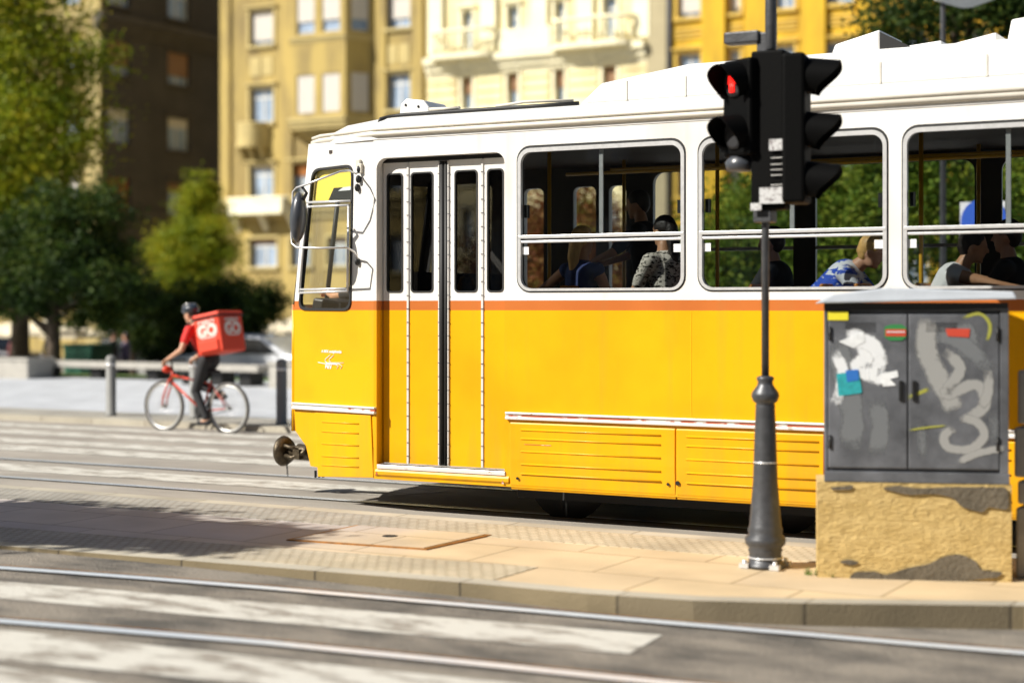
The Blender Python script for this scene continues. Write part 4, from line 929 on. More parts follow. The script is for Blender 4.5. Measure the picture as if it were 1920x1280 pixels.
m = MB(); m.box((-.0, 1.68, -.03), (cw, 1.725, .02), M4=CM); part('roof_gasket', m, 'rubber', cab)
def spraymat(name, c):
    m = bpy.data.materials.new(name); m.use_nodes = True; t = m.node_tree; b = t.nodes['Principled BSDF']; b.inputs['Base Color'].default_value = tuple(c)+(1,); b.inputs['Roughness'].default_value = .6
    a = N(t, 'Attribute'); a.attribute_name = 'fade'; g = N(t, 'NewGeometry'); n = N(t, 'TexNoise'); n.inputs['Scale'].default_value = 60; n.inputs['Detail'].default_value = 5; t.links.new(g.outputs['Position'], n.inputs[0])
    n2 = N(t, 'TexNoise'); n2.inputs['Scale'].default_value = 9; n2.inputs['Detail'].default_value = 6; t.links.new(g.outputs['Position'], n2.inputs[0])
    q = N(t, 'Math', operation='MULTIPLY_ADD'); q.inputs[1].default_value = 1.5; q.inputs[2].default_value = -.75; t.links.new(n.outputs[0], q.inputs[0])
    q2 = N(t, 'Math', operation='MULTIPLY_ADD'); q2.inputs[1].default_value = 2.2; t.links.new(n2.outputs[0], q2.inputs[0]); t.links.new(q.outputs[0], q2.inputs[2])
    z = N(t, 'Math', operation='MULTIPLY_ADD'); z.inputs[1].default_value = 2.0; t.links.new(a.outputs['Fac'], z.inputs[0]); t.links.new(q2.outputs[0], z.inputs[2])
    y = N(t, 'Math', operation='SUBTRACT'); y.inputs[1].default_value = 1.55; y.use_clamp = True; t.links.new(z.outputs[0], y.inputs[0])
    v = N(t, 'Math', operation='MULTIPLY'); v.inputs[1].default_value = .92; t.links.new(y.outputs[0], v.inputs[0]); t.links.new(v.outputs[0], b.inputs['Alpha']); return m
M['spray'] = spraymat('silver_spray_paint', (.34, .34, .33)); M['spray2'] = spraymat('yellow_spray_paint', (.36, .36, .06)); M['tornw'] = spraymat('torn_white_paper', (.8, .82, .84))
def paint(pts, r, mt, nm='graffiti', w=-.0235):
    pts = [cz(*p) for p in pts]; P2 = []
    for i in range(len(pts)-1):                      # smooth polyline
        p0 = pts[max(i-1, 0)]; p1 = pts[i]; p2 = pts[i+1]; p3 = pts[min(i+2, len(pts)-1)]
        for k_ in range(5):
            t_ = k_/5; P2.append(tuple(.5*((2*p1[j])+(-p0[j]+p2[j])*t_+(2*p0[j]-5*p1[j]+4*p2[j]-p3[j])*t_*t_+(-p0[j]+3*p1[j]-3*p2[j]+p3[j])*t_**3) for j in (0, 1)))
    P2.append(pts[-1]); m = MB(); W3 = [CM @ V(p[0], p[1], w) for p in P2]; up_ = wd
    fd = []
    def nn(j): d_ = (W3[min(j+1, len(W3)-1)]-W3[max(j-1, 0)]).normalized(); return d_.cross(up_).normalized()*r*1.25
    rows = []
    for j in range(len(W3)):
        e_ = min(1, min(j, len(W3)-1-j)/3)
        for f_, v_ in ((-1, 0), (-.55, .85), (0, 1), (.55, .85), (1, 0)): rows.append(W3[j]+nn(j)*f_); fd.append(v_*e_)
    m.add(rows, [(5*i+k_, 5*i+k_+1, 5*i+k_+6, 5*i+k_+5) for i in range(len(W3)-1) for k_ in range(4)])
    me = m.mesh(nm); at_ = me.attributes.new('fade', 'FLOAT', 'POINT'); at_.data.foreach_set('value', fd); m = me
    part(nm, m, mt, cab)
M['smudge'] = spraymat('faint_smudge', (.17, .18, .19)); 
for q_, (p_, r_q) in enumerate((([(1570, 620), (1580, 700), (1600, 780), (1590, 850)], .07), ([(1640, 740), (1650, 800), (1640, 860)], .06), ([(1800, 600), (1815, 640), (1800, 680)], .06), ([(1740, 620), (1800, 640), (1860, 700)], .05), ([(1860, 760), (1865, 840)], .03), ([(1725, 780), (1730, 860)], .03))): paint(p_, r_q, 'smudge', 'smudge', w=-.0225-.0001*q_)
paint([(1745, 590), (1735, 640), (1750, 690), (1775, 740), (1790, 775)], .06, 'spray', w=-.0232)
paint([(1765, 655), (1800, 690), (1770, 740), (1830, 720), (1845, 760), (1800, 790)], .035, 'spray', w=-.0238)
paint([(1850, 690), (1852, 735), (1835, 765)], .03, 'spray', w=-.0242)
paint([(1790, 800), (1770, 815), (1778, 838), (1820, 840), (1845, 815), (1830, 790), (1790, 780)], .027, 'spray', w=-.0246)
paint([(1785, 870), (1830, 850), (1885, 838)], .022, 'spray', w=-.025)
paint([(1700, 745), (1725, 735), (1742, 728)], .012, 'spray2'); paint([(1700, 806), (1740, 800), (1785, 796)], .006, 'spray2', w=-.0262)
paint([(1800, 598), (1835, 588), (1855, 608), (1850, 640)], .01, 'spray2'); 
paint([(1580, 632), (1610, 634), (1625, 668), (1610, 690), (1660, 715)], .05, 'tornw', 'torn_poster'); paint([(1590, 645), (1625, 640), (1650, 670), (1640, 705), (1670, 700)], .045, 'tornw', 'torn_poster', w=-.0242)
paint([(1560, 650), (1580, 700), (1565, 760)], .035, 'tornw', 'paper_residue', w=-.0256)
blotch([(1572, 640), (1618, 622), (1622, 640), (1600, 652)], -.0262, 'paperw', 'torn_poster', cab, .002); blotch([(1650, 700), (1682, 694), (1684, 706), (1668, 710), (1680, 722), (1655, 724)], -.0262, 'paperw', 'torn_poster', cab, .002)
blotch([(1568, 700), (1610, 695), (1616, 736), (1572, 742)], -.0262, 'teal', 'poster', cab, .002); blotch([(1585, 694), (1609, 692), (1610, 712), (1588, 716)], -.0282, 'bluep', 'poster', cab, .002)
blotch([(1552, 584), (1590, 584), (1590, 600), (1552, 600)], -.0262, 'stkY', 'sticker', cab, .002)
blotch([(1658, 612), (1672, 608), (1690, 608), (1699, 614), (1699, 632), (1690, 638), (1668, 638), (1658, 632)], -.0262, 'stkG', 'sticker', cab, .002); blotch([(1660, 617), (1698, 617), (1698, 630), (1660, 630)], -.0282, 'stkR', 'sticker', cab, .002); blotch([(1662, 621), (1696, 621), (1696, 623), (1662, 623)], -.03, 'paperw', 'sticker', cab, .001)
blotch([(1772, 616), (1818, 616), (1816, 632), (1776, 630)], -.0262, 'stkR', 'sticker', cab, .002)
# beige bollard wall beyond the cabinet at the right edge
wb = MB(); xa = AX(1903, 10.1)
t = thing('concrete_post_box', 'stacked pale concrete blocks behind the right side of the grey cabinet', 'concrete blocks', (xa+.3, 10.35, .08))
for z0, z1, o_ in ((.08, .5, 0), (.52, .66, .01), (.68, .98, -.01), (1.0, 1.32, .01)):
    m = MB(); m.box((xa+o_, 10.12, z0), (xa+.6, 10.5, z1)); part('block', m, 'concrete', t, .015)
# small weeds at plinth
m = MB(); random.seed(5)
c = GP(1537, 1078, .08)
for k in range(60):
    a = random.uniform(0, 6.28); L_ = random.uniform(.02, .07); p = c+V(random.uniform(-.08, .1), random.uniform(-.03, .03), 0); d = V(math.cos(a)*.6, math.sin(a)*.6, .8).normalized()*L_; s_ = V(-math.sin(a), math.cos(a), 0)*.005
    m.add([p-s_, p+s_, p+d], [(0, 1, 2)])
M['weed'] = mat('weed', (.1, .16, .02), .7)
w_ = part('weeds', m, 'weed'); w_['kind'] = 'stuff'; w_['label'] = 'small green weeds at the left foot of the yellow plinth'; w_['category'] = 'weeds'

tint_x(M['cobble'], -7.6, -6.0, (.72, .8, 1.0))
# ------------------------------------------------------------------ plaza furniture
def bollard(px, Y, label):
    x = AX(px, Y); t = thing('bollard', label, 'bollard', (x, Y, .08), group='grey bollards along the plaza kerb')
    m = MB(); m.lathe([(.085, 0), (.085, .03), (.075, .035), (.075, .86), (.06, .885), (.03, .9)], (x, Y, .08), 20); part('bollard_shaft', m, 'bollard', t)
    m = MB(); m.lathe([(.077, .74), (.077, .78)], (x, Y, .08), 20); part('bollard_band', m, 'alu', t)
M['bollard'] = mat('bollard_grey', (.2, .2, .19), .6, var=.1)
bollard(208, 18.6, 'grey steel bollard standing alone left of the bicycle'); bollard(365, 18.75, 'grey steel bollard behind the courier and the bicycle'); bollard(528, 18.4, 'grey steel bollard between the rear bicycle wheel and the tram nose')
def bench(px0, px1, Y, ztop, label, leg=True):
    a, c = AX(px0, Y), AX(px1, Y); t = thing('stone_bench', label, 'bench', ((a+c)/2, Y, .076))
    m = MB(); m.box((a, Y-.3, ztop-.13), (c, Y+.4, ztop)); part('seat', m, 'concrete', t, .02)
    m = MB(); n_ = max(2, int((c-a)/2))
    for k in range(n_+1): x = a+.3+(c-a-.9)*k/n_; m.box((x, Y-.15, .076), (x+.3, Y+.3, ztop-.13))
    part('bench_support', m, 'dark', t)
bench(330, 500, 27, .5, 'long pale stone bench behind the bicycle rear wheel'); bench(60, 322, 28.3, .45, 'long pale stone bench left of the bicycle')
def block(px0, px1, Y, h, label):
    a, c = AX(px0, Y), AX(px1, Y); m = MB(); m.box((a, Y, .05), (c, Y+.8, h)); m.box((a-.03, Y-.03, h-.08), (c+.03, Y+.83, h)); solo('stone_block', m, 'concrete', label, 'stone block', 'pale stone blocks on the plaza', .03)
block(-30, 52, 27.2, .55, 'pale stone block at far left edge of the plaza'); block(503, 600, 26.5, .6, 'pale stone block beside the tram nose on the plaza')
b = MB(); b.box((-60, 28.8, 0), (-18, 30.0, .085)); struct('lawn_strip', b, 'grass')
t = thing('waste_container', 'dark green lidded waste container behind the stone bench at left', 'container', (AX(145, 33), 33, terr(33)))
a, c = AX(118, 33), AX(172, 33); m = MB(); m.prism([V(a+.06, 33, terr(33)+.15), V(c-.06, 33, terr(33)+.15), V(c, 33, .62), V(a, 33, .62)], (0, .8, 0)); part('container_body', m, 'green', t, .02)
m = MB(); m.box((a-.03, 32.97, .62), (c+.03, 33.85, .7)); part('container_lid', m, 'green', t, .02)
m = MB()
for x in (a+.12, c-.12):
    for y in (33.1, 33.7): m.lathe([(.075, -.03), (.075, .03)], (x, y, terr(33)+.075), 12, ax=Matrix.Rotation(rad(90), 3, 'X'))
part('container_wheel', m, 'rubber', t)
# cafe parasols
def parasol(px, Y, ztop, R_, label):
    x = AX(px, Y); g0 = terr(Y); t = thing('parasol', label, 'parasol', (x, Y, g0), group='cream cafe parasols')
    m = MB(); m.lathe([(R_, ztop-.5), (R_, ztop-.36), (R_*.5, ztop-.15), (.05, ztop)], (x, Y, 0), 8, sm=False); part('canopy', m, 'canvas', t)
    m = MB(); m.tube([(x, Y, g0), (x, Y, ztop-.05)], .03, 8); m.lathe([(.3, 0), (.3, .06), (.05, .1)], (x, Y, g0), 14); part('pole', m, 'dark', t)
parasol(85, 40, 1.28, 1.35, 'cream cafe parasol with rounded top under the big left tree'); parasol(20, 42, 1.15, 1.3, 'cream cafe parasol partly cut by left picture edge'); parasol(140, 45, 1.05, 1.2, 'flatter cream parasol at right of the cafe row'); parasol(546, 42, 1.35, 1.2, 'pale parasol glimpsed beside the tram nose')
# parked cars
def car(px, Y, label, mt, rz=0, h=1.42):
    x = AX(px, Y); g0 = terr(Y); t = thing('parked_car', label, 'car', (x, Y, g0), rz, 'cars parked beyond the plaza')
    L_ = 2.1; prof_ = [(-L_, .35), (-L_-.02, .62), (-L_+.1, .82), (-1.15, .92), (-.55, h-.03), (.1, h), (1.0, h-.05), (1.7, .95), (L_, .9), (L_+.02, .5), (L_-.03, .3), (-L_+.1, .25)]
    m = MB(); m.prism([V(a, -.82, b_) for a, b_ in prof_], (0, 1.64, 0)); bd = part('body', m, mt, t, .07, local=True)
    m = MB()
    for y in (-.832, .822): m.prism([V(-1.0, y, .93), V(-.5, y, h-.09), (V(.1, y, h-.07)), V(.95, y, h-.12), V(1.5, y, .95)], (0, .01, 0))
    part('side_window', m, 'carglass', bd, local=True)
    m = MB(); m.prism([V(-1.13, -.7, .95), V(-.6, -.65, h-.06), V(-.6, .65, h-.06), V(-1.13, .7, .95)], (-.02, 0, .01)); part('windscreen', m, 'carglass', bd, local=True)
    for a in (-1.3, 1.25):
        for y in (-.8, .8):
            m = MB(); m.lathe([(.31, -.1), (.32, -.08), (.32, .08), (.31, .1)], (a, y, .32), 20, ax=Matrix.Rotation(rad(90), 3, 'X')); w = part('wheel', m, 'tyre', t, local=True)
            m = MB(); m.lathe([(.18, -.105), (.19, .105)], (a, y, .32), 16, ax=Matrix.Rotation(rad(90), 3, 'X')); part('rim', m, 'rim', w, local=True)
    for y in (-.6, .6):
        m = MB(); m.ell((-L_+.0, y, .68), (.05, .14, .07), 10); part('headlight', m, 'paperw', t, local=True)
        m = MB(); m.ell((L_-.0, y, .78), (.04, .12, .08), 10); part('tail_light', m, 'tailr', t, local=True)
M['car_white'] = mat('car_white', (.7, .72, .75), .3, coat=.6); M['car_dark'] = mat('car_dark', (.02, .02, .035), .3, coat=.6); M['car_grey'] = mat('car_grey', (.09, .09, .1), .35, coat=.6)
car(468, 33, 'white car parked behind the red delivery box', 'car_white'); car(245, 43, 'dark blue car parked behind two pedestrians', 'car_dark'); car(350, 46, 'grey car parked behind the courier', 'car_grey', rad(180)); car(-20, 44, 'dark car at the far left picture edge', 'car_dark', rad(180)); car(560, 44, 'grey car parked behind the tram nose', 'car_grey')
# pedestrians
for px, Y, lb, tp, rz in ((212, 36, 'pedestrian in black walking beyond the lone bollard', 'blackc', 20), (236, 36.5, 'pedestrian in grey violet top beside the one in black', 'viol', 200), (98, 35, 'pedestrian in dark clothes left of the green container', 'trous', 160), (28, 37, 'pedestrian in faded red under the left parasol', 'dred', 0), (540, 36, 'pedestrian in navy just ahead of the tram nose', 'navy', 180)):
    if 'viol' not in M: M['viol'] = mat('violet_grey_cloth', (.12, .1, .17), .8); M['dred'] = mat('faded_red_cloth', (.2, .05, .05), .8)
    human(lb, (AX(px, Y), Y, terr(Y)), rad(rz), top=tp, sleeve=.8, vox=.02, feet=[(.2, .1, .08), (-.22, -.1, .08)], hip=.9)

# ------------------------------------------------------------------ trees
M['leafA'] = leafmat('leaf_yellow_green', (.1, .15, .008), (.25, .3, .012), (.42, .36, .02))  # yellow-green foliage, the leaves' own colour
M['leafB'] = leafmat('leaf_dark', (.012, .03, .006), (.035, .07, .01), (.09, .12, .015))
M['leafC'] = leafmat('leaf_rust', (.14, .06, .02), (.3, .1, .035), (.2, .2, .03))
M['leafD'] = leafmat('leaf_green', (.04, .09, .008), (.13, .21, .018), (.26, .3, .03))
def crown(blobs, n, size, seed):
    rnd_ = random.Random(seed); vs, fs = [], []
    tot = sum(b_[3]*b_[4]*b_[5] for b_ in blobs)
    for (bx, by, bz, rx, ry, rz_) in blobs:
        k = int(n*rx*ry*rz_/tot); cl = []
        for _ in range(max(6, k//110)):
            u = rnd_.uniform(-1, 1); a = rnd_.uniform(0, 6.283); q = math.sqrt(1-u*u); r = rnd_.uniform(.35, 1.05); cl.append(V(bx+rx*r*q*math.cos(a), by+ry*r*q*math.sin(a), bz+rz_*r*u))
        for _ in range(k):
            c = rnd_.choice(cl); sg = min(rx, ry, rz_)*.2; p = c+V(rnd_.gauss(0, sg*1.25), rnd_.gauss(0, sg*1.25), rnd_.gauss(0, sg*.8)); s = size*rnd_.uniform(.6, 1.4)
            d = V(rnd_.gauss(0, 1), rnd_.gauss(0, 1), rnd_.gauss(-.3, .5)).normalized(); e = d.cross(V(rnd_.gauss(0, 1), rnd_.gauss(0, 1), rnd_.gauss(0, 1))).normalized(); o = len(vs)
            vs += [p-d*s*.5, p+e*s*.28, p+d*s*.5, p-e*s*.28]; fs.append((o, o+1, o+2, o+3))
    me = bpy.data.meshes.new('crown'); me.from_pydata([tuple(v) for v in vs], [], fs); return me
def tree(name, label, cat, x, y, blobs, n, size, mt, seed, trunk=.15, g0=None, group=None, tt='trunk'):
    g0 = terr(y) if g0 is None else g0; t = thing(name, label, cat, (x, y, g0), group=group)
    top = max(b_[2] for b_ in blobs)-.5*g0*0; rn = random.Random(seed)
    m = MB(); pts = [V(x, y, g0-.1)]+[V(x+rn.uniform(-.1, .1), y+rn.uniform(-.1, .1), g0+(top-g0)*k/4) for k in range(1, 5)]
    m.tube(pts, [trunk*1.3, trunk, trunk*.8, trunk*.6, trunk*.25], 10)
    for b_ in blobs:
        s = pts[1].lerp(pts[3], rn.random()); e = V(x+b_[0], y+b_[1], b_[2])
        m.tube([s, s.lerp(e, .5)+V(0, 0, .15), e, e+V(b_[3]*.4*rn.uniform(-1, 1), b_[4]*.4*rn.uniform(-1, 1), b_[5]*.6)], [trunk*.45, trunk*.3, trunk*.15, .01], 6)
    part(tt, m, 'bark', t)
    me = crown([(x+b_[0], y+b_[1], b_[2], b_[3], b_[4], b_[5]) for b_ in blobs], n, size, seed); part('crown', me, mt, t)
    return t
g3 = 'trees on the plaza'
x = AX(38, 31); tree('broadleaf_tree', 'big yellowish green tree filling the upper left of the view', 'tree', x, 31, [(0, 0, 6.2, 2.3, 2, 1.8), (-1.3, 0, 4.2, 1.8, 1.6, 1.3), (.5, .2, 8, 1.9, 1.6, 1.5), (1.0, -.3, 3.9, 1.2, 1.2, .9), (-2, 0, 7.5, 2, 1.6, 2), (.2, 0, 5, 1.5, 1.4, 1.2), (-.6, 0, 10, 2.4, 2, 1.6), (-.2, -.4, 3.2, 1.5, 1.2, .9), (-2.5, -.2, 3.4, 1.5, 1.2, 1.2), (1.6, 0, 5.6, .9, .9, .7)], 75000, .12, 'leafA', 11, .2, .05, g3)
x = AX(100, 29.4); tree('broadleaf_tree', 'dark green low crowned tree under the big left tree above the parasols', 'tree', x, 29.4, [(0, 0, 2.9, 1.9, 1.5, 1.1), (1.3, 0, 2.5, 1.2, 1.2, .9), (-1.6, 0, 2.8, 1.5, 1.3, 1.1), (.6, .2, 3.9, 1.2, 1.2, .9), (2.2, .2, 2.1, .8, .8, .5), (-3, 0, 2.7, 1.5, 1, .9), (-.2, -.3, 1.9, 2, .9, .5), (1.0, .4, 1.6, 1.3, .8, .5), (-2.2, -.3, 1.8, 1.3, .9, .5)], 60000, .11, 'leafB', 12, .16, None, g3)
x = AX(368, 45); tree('broadleaf_tree', 'yellow green upright tree behind the courier against the dark house', 'tree', x, 45, [(.1, 0, 5.0, .95, .9, 1.1), (-.5, -.2, 3.5, 1.45, 1.1, 1.0), (.6, -.1, 3.9, 1.25, 1, 1.0), (.2, 0, 5.6, .75, .7, .9), (.1, 0, 2.2, 1.7, 1.2, 1), (.3, 0, 6.0, .45, .45, .6)], 40000, .11, 'leafA', 13, .12, None, g3)
x = AX(430, 34.5); tree('dark_shrub', 'wide dark evergreen shrub right behind the courier', 'shrub', x, 34.5, [(0, 0, 1.6, 1.3, 1, .8), (-1.2, 0, 1.5, 1, .8, .9), (.95, 0, 1.7, .7, .7, .7), (-2.2, 0, 1.8, .8, .8, .7), (.4, 0, .7, 1.1, .8, .6), (-1.5, .1, .5, 1.2, .8, .5)], 45000, .09, 'leafB', 14, .1, None, None, 'stem')
x = AX(250, 38); tree('dark_shrub', 'dark shrub between the big left tree and the upright yellow green tree', 'shrub', x, 38, [(0, 0, 1.2, 1, .9, .9), (-.9, 0, 1.9, .9, .8, .9), (.7, 0, .7, .8, .7, .6)], 20000, .1, 'leafB', 15, .1, None, None, 'stem')
x = AX(1080, 26.5); tree('rust_leaved_tree', 'rust brown leaved tree seen through the front tram window', 'tree', x, 26.5, [(0, 0, 2.3, 1.3, 1, 1.1), (-1.3, 0, 2.2, 1.1, 1, 1), (1.1, .2, 2.2, .8, .8, 1), (-.3, 0, 3.2, 1.2, 1, .8), (0, -.3, 1.1, 1.6, .7, .6)], 40000, .09, 'leafC', 16, .13, .076)
for px, Y, lb, bl, sd in ((1400, 27, 'green tree seen through the left part of the middle tram window', [(0, 0, 2.6, 1.2, 1, 1.1), (.8, 0, 3.3, 1, .9, .8), (-.6, 0, 1.7, .8, .8, .6)], 21), (1600, 26, 'bright green tree seen through the right part of the middle tram window', [(0, 0, 2.9, 1.4, 1.1, 1.1), (-.9, 0, 3.4, 1, .9, .8), (.7, .3, 3.6, 1, 1, .9), (.3, 0, 2, .8, .8, .5)], 22), (1790, 30, 'tall dark green tree rising above the tram roof at upper right', [(0, 0, 7.4, 1.5, 1.4, 1.4), (-1, 0, 6.6, 1.1, 1, .9), (1.5, 0, 7.2, 1.5, 1.2, 1.4), (0, 0, 5, 1.6, 1.4, 1.1), (.3, 0, 3.6, 1.3, 1.2, .9), (-1, 0, 4.2, .9, .9, .8), (2.6, 0, 6.3, 1.5, 1.2, 1.4), (.6, 0, 9, 2, 1.5, 1.2)], 23), (1960, 27, 'green tree behind the right end of the tram', [(0, 0, 3.2, 1.5, 1.2, 1.2), (-.8, 0, 2.4, 1, 1, .8), (.6, 0, 4.4, 1.2, 1.2, .9)], 24)):
    tree('broadleaf_tree', lb, 'tree', AX(px, Y), Y, bl, 34000 if sd != 23 else 60000, .1, 'leafD' if sd != 23 else 'leafB', sd, .14, .076 if Y < 30 else None, 'trees beyond the tram')
# street tree out of frame at left whose crown shades the platform
tree('street_tree', 'street tree on the near pavement at left whose crown shades the platform', 'tree', -13.4, 3.75, [(0, 0, 5.6, 1.6, .8, .6), (-1.6, .1, 5.5, 1.5, .8, .6), (1.4, .3, 5.4, 1.0, .5, .5), (-3.4, .1, 5.5, 1.4, .8, .6)], 42000, .13, 'leafD', 31, .14, 0)
# signs beyond the tram
t = thing('direction_sign', 'white sign board with a blue disc seen through the right tram window', 'sign', (AX(1840, 21), 21, .076))
m = MB(); xa, xb = AX(1800, 21), AX(1885, 21); m.box((xa, 21, AT(1840, 470, 21)[1]), (xb, 21.03, AT(1840, 378, 21)[1])); part('sign_board', m, 'whitec', t)
m = MB(); m.lathe([(.29, 0), (.29, .02)], (AX(1846, 21), 20.99, AT(1846, 415, 21)[1]), 28, ax=Matrix.Rotation(rad(90), 3, 'X')); part('sign_disc', m, 'blue', t)
m = MB(); m.tube([(AX(1843, 21), 21.06, .076), (AX(1843, 21), 21.06, 3.1)], .035, 10); part('pole', m, 'iron', t)
t = thing('street_lamp', 'grey street lamp with wide shade above the tram roof at upper right', 'street lamp', (AX(1768, 22), 22, .076))
xl = AX(1768, 22); m = MB(); m.tube([(xl, 22, .0), (xl, 22, 6.6), (xl+.15, 22, 6.9), (xl+.4, 22, 6.95)], [.05, .03, .02, .02], 10); part('pole', m, 'iron', t)
m = MB(); m.lathe([(.1, .22), (.3, .1), (.42, .0), (.3, -.05), (.1, -.12)], (AX(1812, 22), 22, AT(1812, -4, 22)[1]), 20); part('lamp_shade', m, 'cabroof', t)
t = thing('street_lamp', 'small white topped lamp standing beside the cafe parasols', 'street lamp', (AX(107, 34), 34, terr(34)))
xl = AX(107, 34); m = MB(); m.tube([(xl, 34, terr(34)), (xl, 34, 1.45)], .04, 8); part('pole', m, 'dark', t)
m = MB(); m.lathe([(.05, 0), (.24, .06), (.22, .1), (.05, .16)], (xl, 34, AT(107, 590, 34)[1]-.08), 14); part('lamp_shade', m, 'paperw', t)

# ------------------------------------------------------------------ buildings
BYY = 60.0; GZ = -.8
FR = frame_of((0, BYY, 0), (1, 0, 0), (0, 0, 1), (0, 1, 0))
def bwin(par, M4, u0, v0, u1, v1, blind=0, bm_='shutW', mull=True, tr=.72, dep=.2):
    m = MB(); fw_ = .055; um_ = (u0+u1)/2
    m.box((u0, v0, dep), (u0+fw_, v1, dep+.06), M4=M4); m.box((u1-fw_, v0, dep), (u1, v1, dep+.06), M4=M4); m.box((u0+fw_, v0, dep), (u1-fw_, v0+fw_, dep+.06), M4=M4); m.box((u0+fw_, v1-fw_, dep), (u1-fw_, v1, dep+.06), M4=M4)
    if mull: m.box((um_-.04, v0+fw_, dep+.002), (um_+.04, v1-fw_, dep+.058), M4=M4)
    vt = v0+(v1-v0)*tr; m.box((u0+fw_, vt-.04, dep-.002), (u1-fw_, vt+.04, dep+.056), M4=M4)
    w = part('window', m, 'bframe', par)
    m = MB(); m.box((u0+.02, v0+.02, dep+.03), (u1-.02, v1-.02, dep+.04), M4=M4); part('pane', m, 'bglass', w)
    if blind:
        vb = v1-(v1-v0)*blind; m = MB(); n_ = max(3, int((v1-vb)/.07))
        for k in range(n_): z_ = vb+(v1-vb)*k/n_; m.box((u0+.02, z_+.004, dep-.05), (u1-.02, z_+(v1-vb)/n_-.004, dep-.02), M4=M4)
        part('roller_blind', m, bm_, w)
    return w
def corn(par, M4, u0, u1, v, pr_, h, mt, name='cornice'):
    m = MB(); m.box((u0, v, -pr_), (u1, v+h*.35, .0), M4=M4); m.box((u0, v-h*.35, -pr_*.6), (u1, v-.0, .0), M4=M4); m.box((u0, v-h*.65, -pr_*.25), (u1, v-h*.35, 0), M4=M4); return part(name, m, mt, par)
def sill(par, M4, u0, u1, v0, v1, mt, hood=True):
    m = MB(); m.box((u0-.12, v0-.14, -.14), (u1+.12, v0, .18), M4=M4); m.box((u0-.13, v0, -.05), (u0, v1, 0), M4=M4); m.box((u1, v0, -.05), (u1+.13, v1, 0), M4=M4); m.box((u0-.13, v1, -.05), (u1+.13, v1+.13, 0), M4=M4)
    if hood: m.box((u0-.2, v1+.13, -.16), (u1+.2, v1+.22, 0), M4=M4)
    part('window_surround', m, mt, par)
def facade(par, M4, u0, u1, v0, v1, ws, mt, th=.4):
    part('wall', plate([[(u0, v0), (u1, v0), (u1, v1), (u0, v1)]]+[[(a, b_), (c, b_), (c, d), (a, d)] for a, b_, c, d in ws], M4, th), mt, par)
def U(px, Y=BYY): return AX(px, Y)
def Zb(px, py, Y=BYY): return AT(px, py, Y)[1]
def WP(px0, py0, px1, py1, Y=BYY):      # window from pixels (top-left, bottom-right)
    pm_ = (px0+px1)/2; return (AX(px0, Y), Zb(pm_, py1, Y), AX(px1, Y), Zb(pm_, py0, Y))
def mass(par, x0, x1, y0, y1, z1, mt, ridge=2.5):
    m = MB(); m.box((x0+.05, y0+.42, GZ-.3), (x1-.05, y1, z1-.1)); part('rear_wall', m, mt, par)
    m = MB(); m.prism([V(x0-.3, y0-.5, z1), V(x0-.3, (y0+y1)/2, z1+ridge), V(x0-.3, y1+.3, z1)], (x1-x0+.6, 0, 0)); part('roof', m, 'rooft', par)
# --- ochre house (second)
bA = thing('apartment_house', 'ochre plaster house with bay window and roller blinds left of the cream house', 'building', ((U(415)+U(802))/2, BYY+5, GZ))
xa, xb = U(414), U(802); ZT = 21.5; S_ = Zb(490, 165)-Zb(490, 310)      # storey height
W1 = WP(468, 165, 513, 230); cols1 = []
for k in (-1, 0, 1, 2, 3):
    z0, z1 = W1[1]+k*S_, W1[3]+k*S_
    cols1.append((W1[0], z0, W1[2], z1, k))
W1b = WP(535, 310, 572, 355); W3 = WP(724, 138, 770, 205)
holes = [(a, b_, c, d) for a, b_, c, d, k in cols1]+[(W1[0], Zb(495, 500), W1[2]+.2, Zb(495, 447))]
ws3 = [(W3[0], W3[1]+k*S_, W3[2], W3[3]+k*S_) for k in (-2, -1, 0, 1, 2, 3)]
low = [(U(545)+j*2.0, W1[1]-S_, U(545)+j*2.0+1.1, W1[3]-S_) for j in range(2)]
low2 = [(U(545)+j*2.0, Zb(495, 500), U(545)+j*2.0+1.1, Zb(495, 447)) for j in range(3)]
facade(bA, FR, xa, xb, GZ, ZT, holes+ws3+low+low2, 'ochre')
mass(bA, xa, xb, BYY, BYY+11, ZT, 'ochre')
bl_ = {1: (.85, 'shutW'), 0: (0, ''), -1: (.12, 'shutW'), 2: (.3, 'shutB'), 3: (0, '')}
for a, b_, c, d, k in cols1: bwin(bA, FR, a, b_, c, d, *(bl_[k] if bl_[k][0] else (0, 'shutW'))); sill(bA, FR, a, c, b_, d, 'ochre2')
for i, (a, b_, c, d) in enumerate(ws3): bwin(bA, FR, a, b_, c, d, (0, 0, 0, .72, .2, 0)[i], 'shutB' if i != 3 else 'shutW'); sill(bA, FR, a, c, b_, d, 'ochre2')
for a, b_, c, d in low: bwin(bA, FR, a, b_, c, d, .35, 'shutO'); sill(bA, FR, a, c, b_, d, 'ochre2')
for a, b_, c, d in low2+[holes[5]]: bwin(bA, FR, a, b_, c, d, .18, 'shutB'); sill(bA, FR, a, c, b_, d, 'ochre2', False)
corn(bA, FR, xa-.1, xb, Zb(480, 385), .55, 1.0, 'ochre2'); corn(bA, FR, xa-.1, xb, ZT-.6, .8, .9, 'ochre2')
m = MB()                               # pilasters and sunk spandrel panels
for u in (xa+.05, U(532), U(706), xb-.75): m.box((u, Zb(480, 370), -.12), (u+.55, ZT-1.2, 0), M4=FR)
part('pilaster', m, 'ochre', bA)
m = MB()
for (a, c) in ((W1[0], W1[2]), (W3[0], W3[2])):
    for k in (0, 1, 2):
        z0 = W1[3]+k*S_+.55
        for j in range(2): uu = a+(c-a)*j/2; m.box((uu+.05, z0, -.035), (uu+(c-a)/2-.05, z0+.85, 0), M4=FR)
part('spandrel_panel', m, 'ochre2', bA)
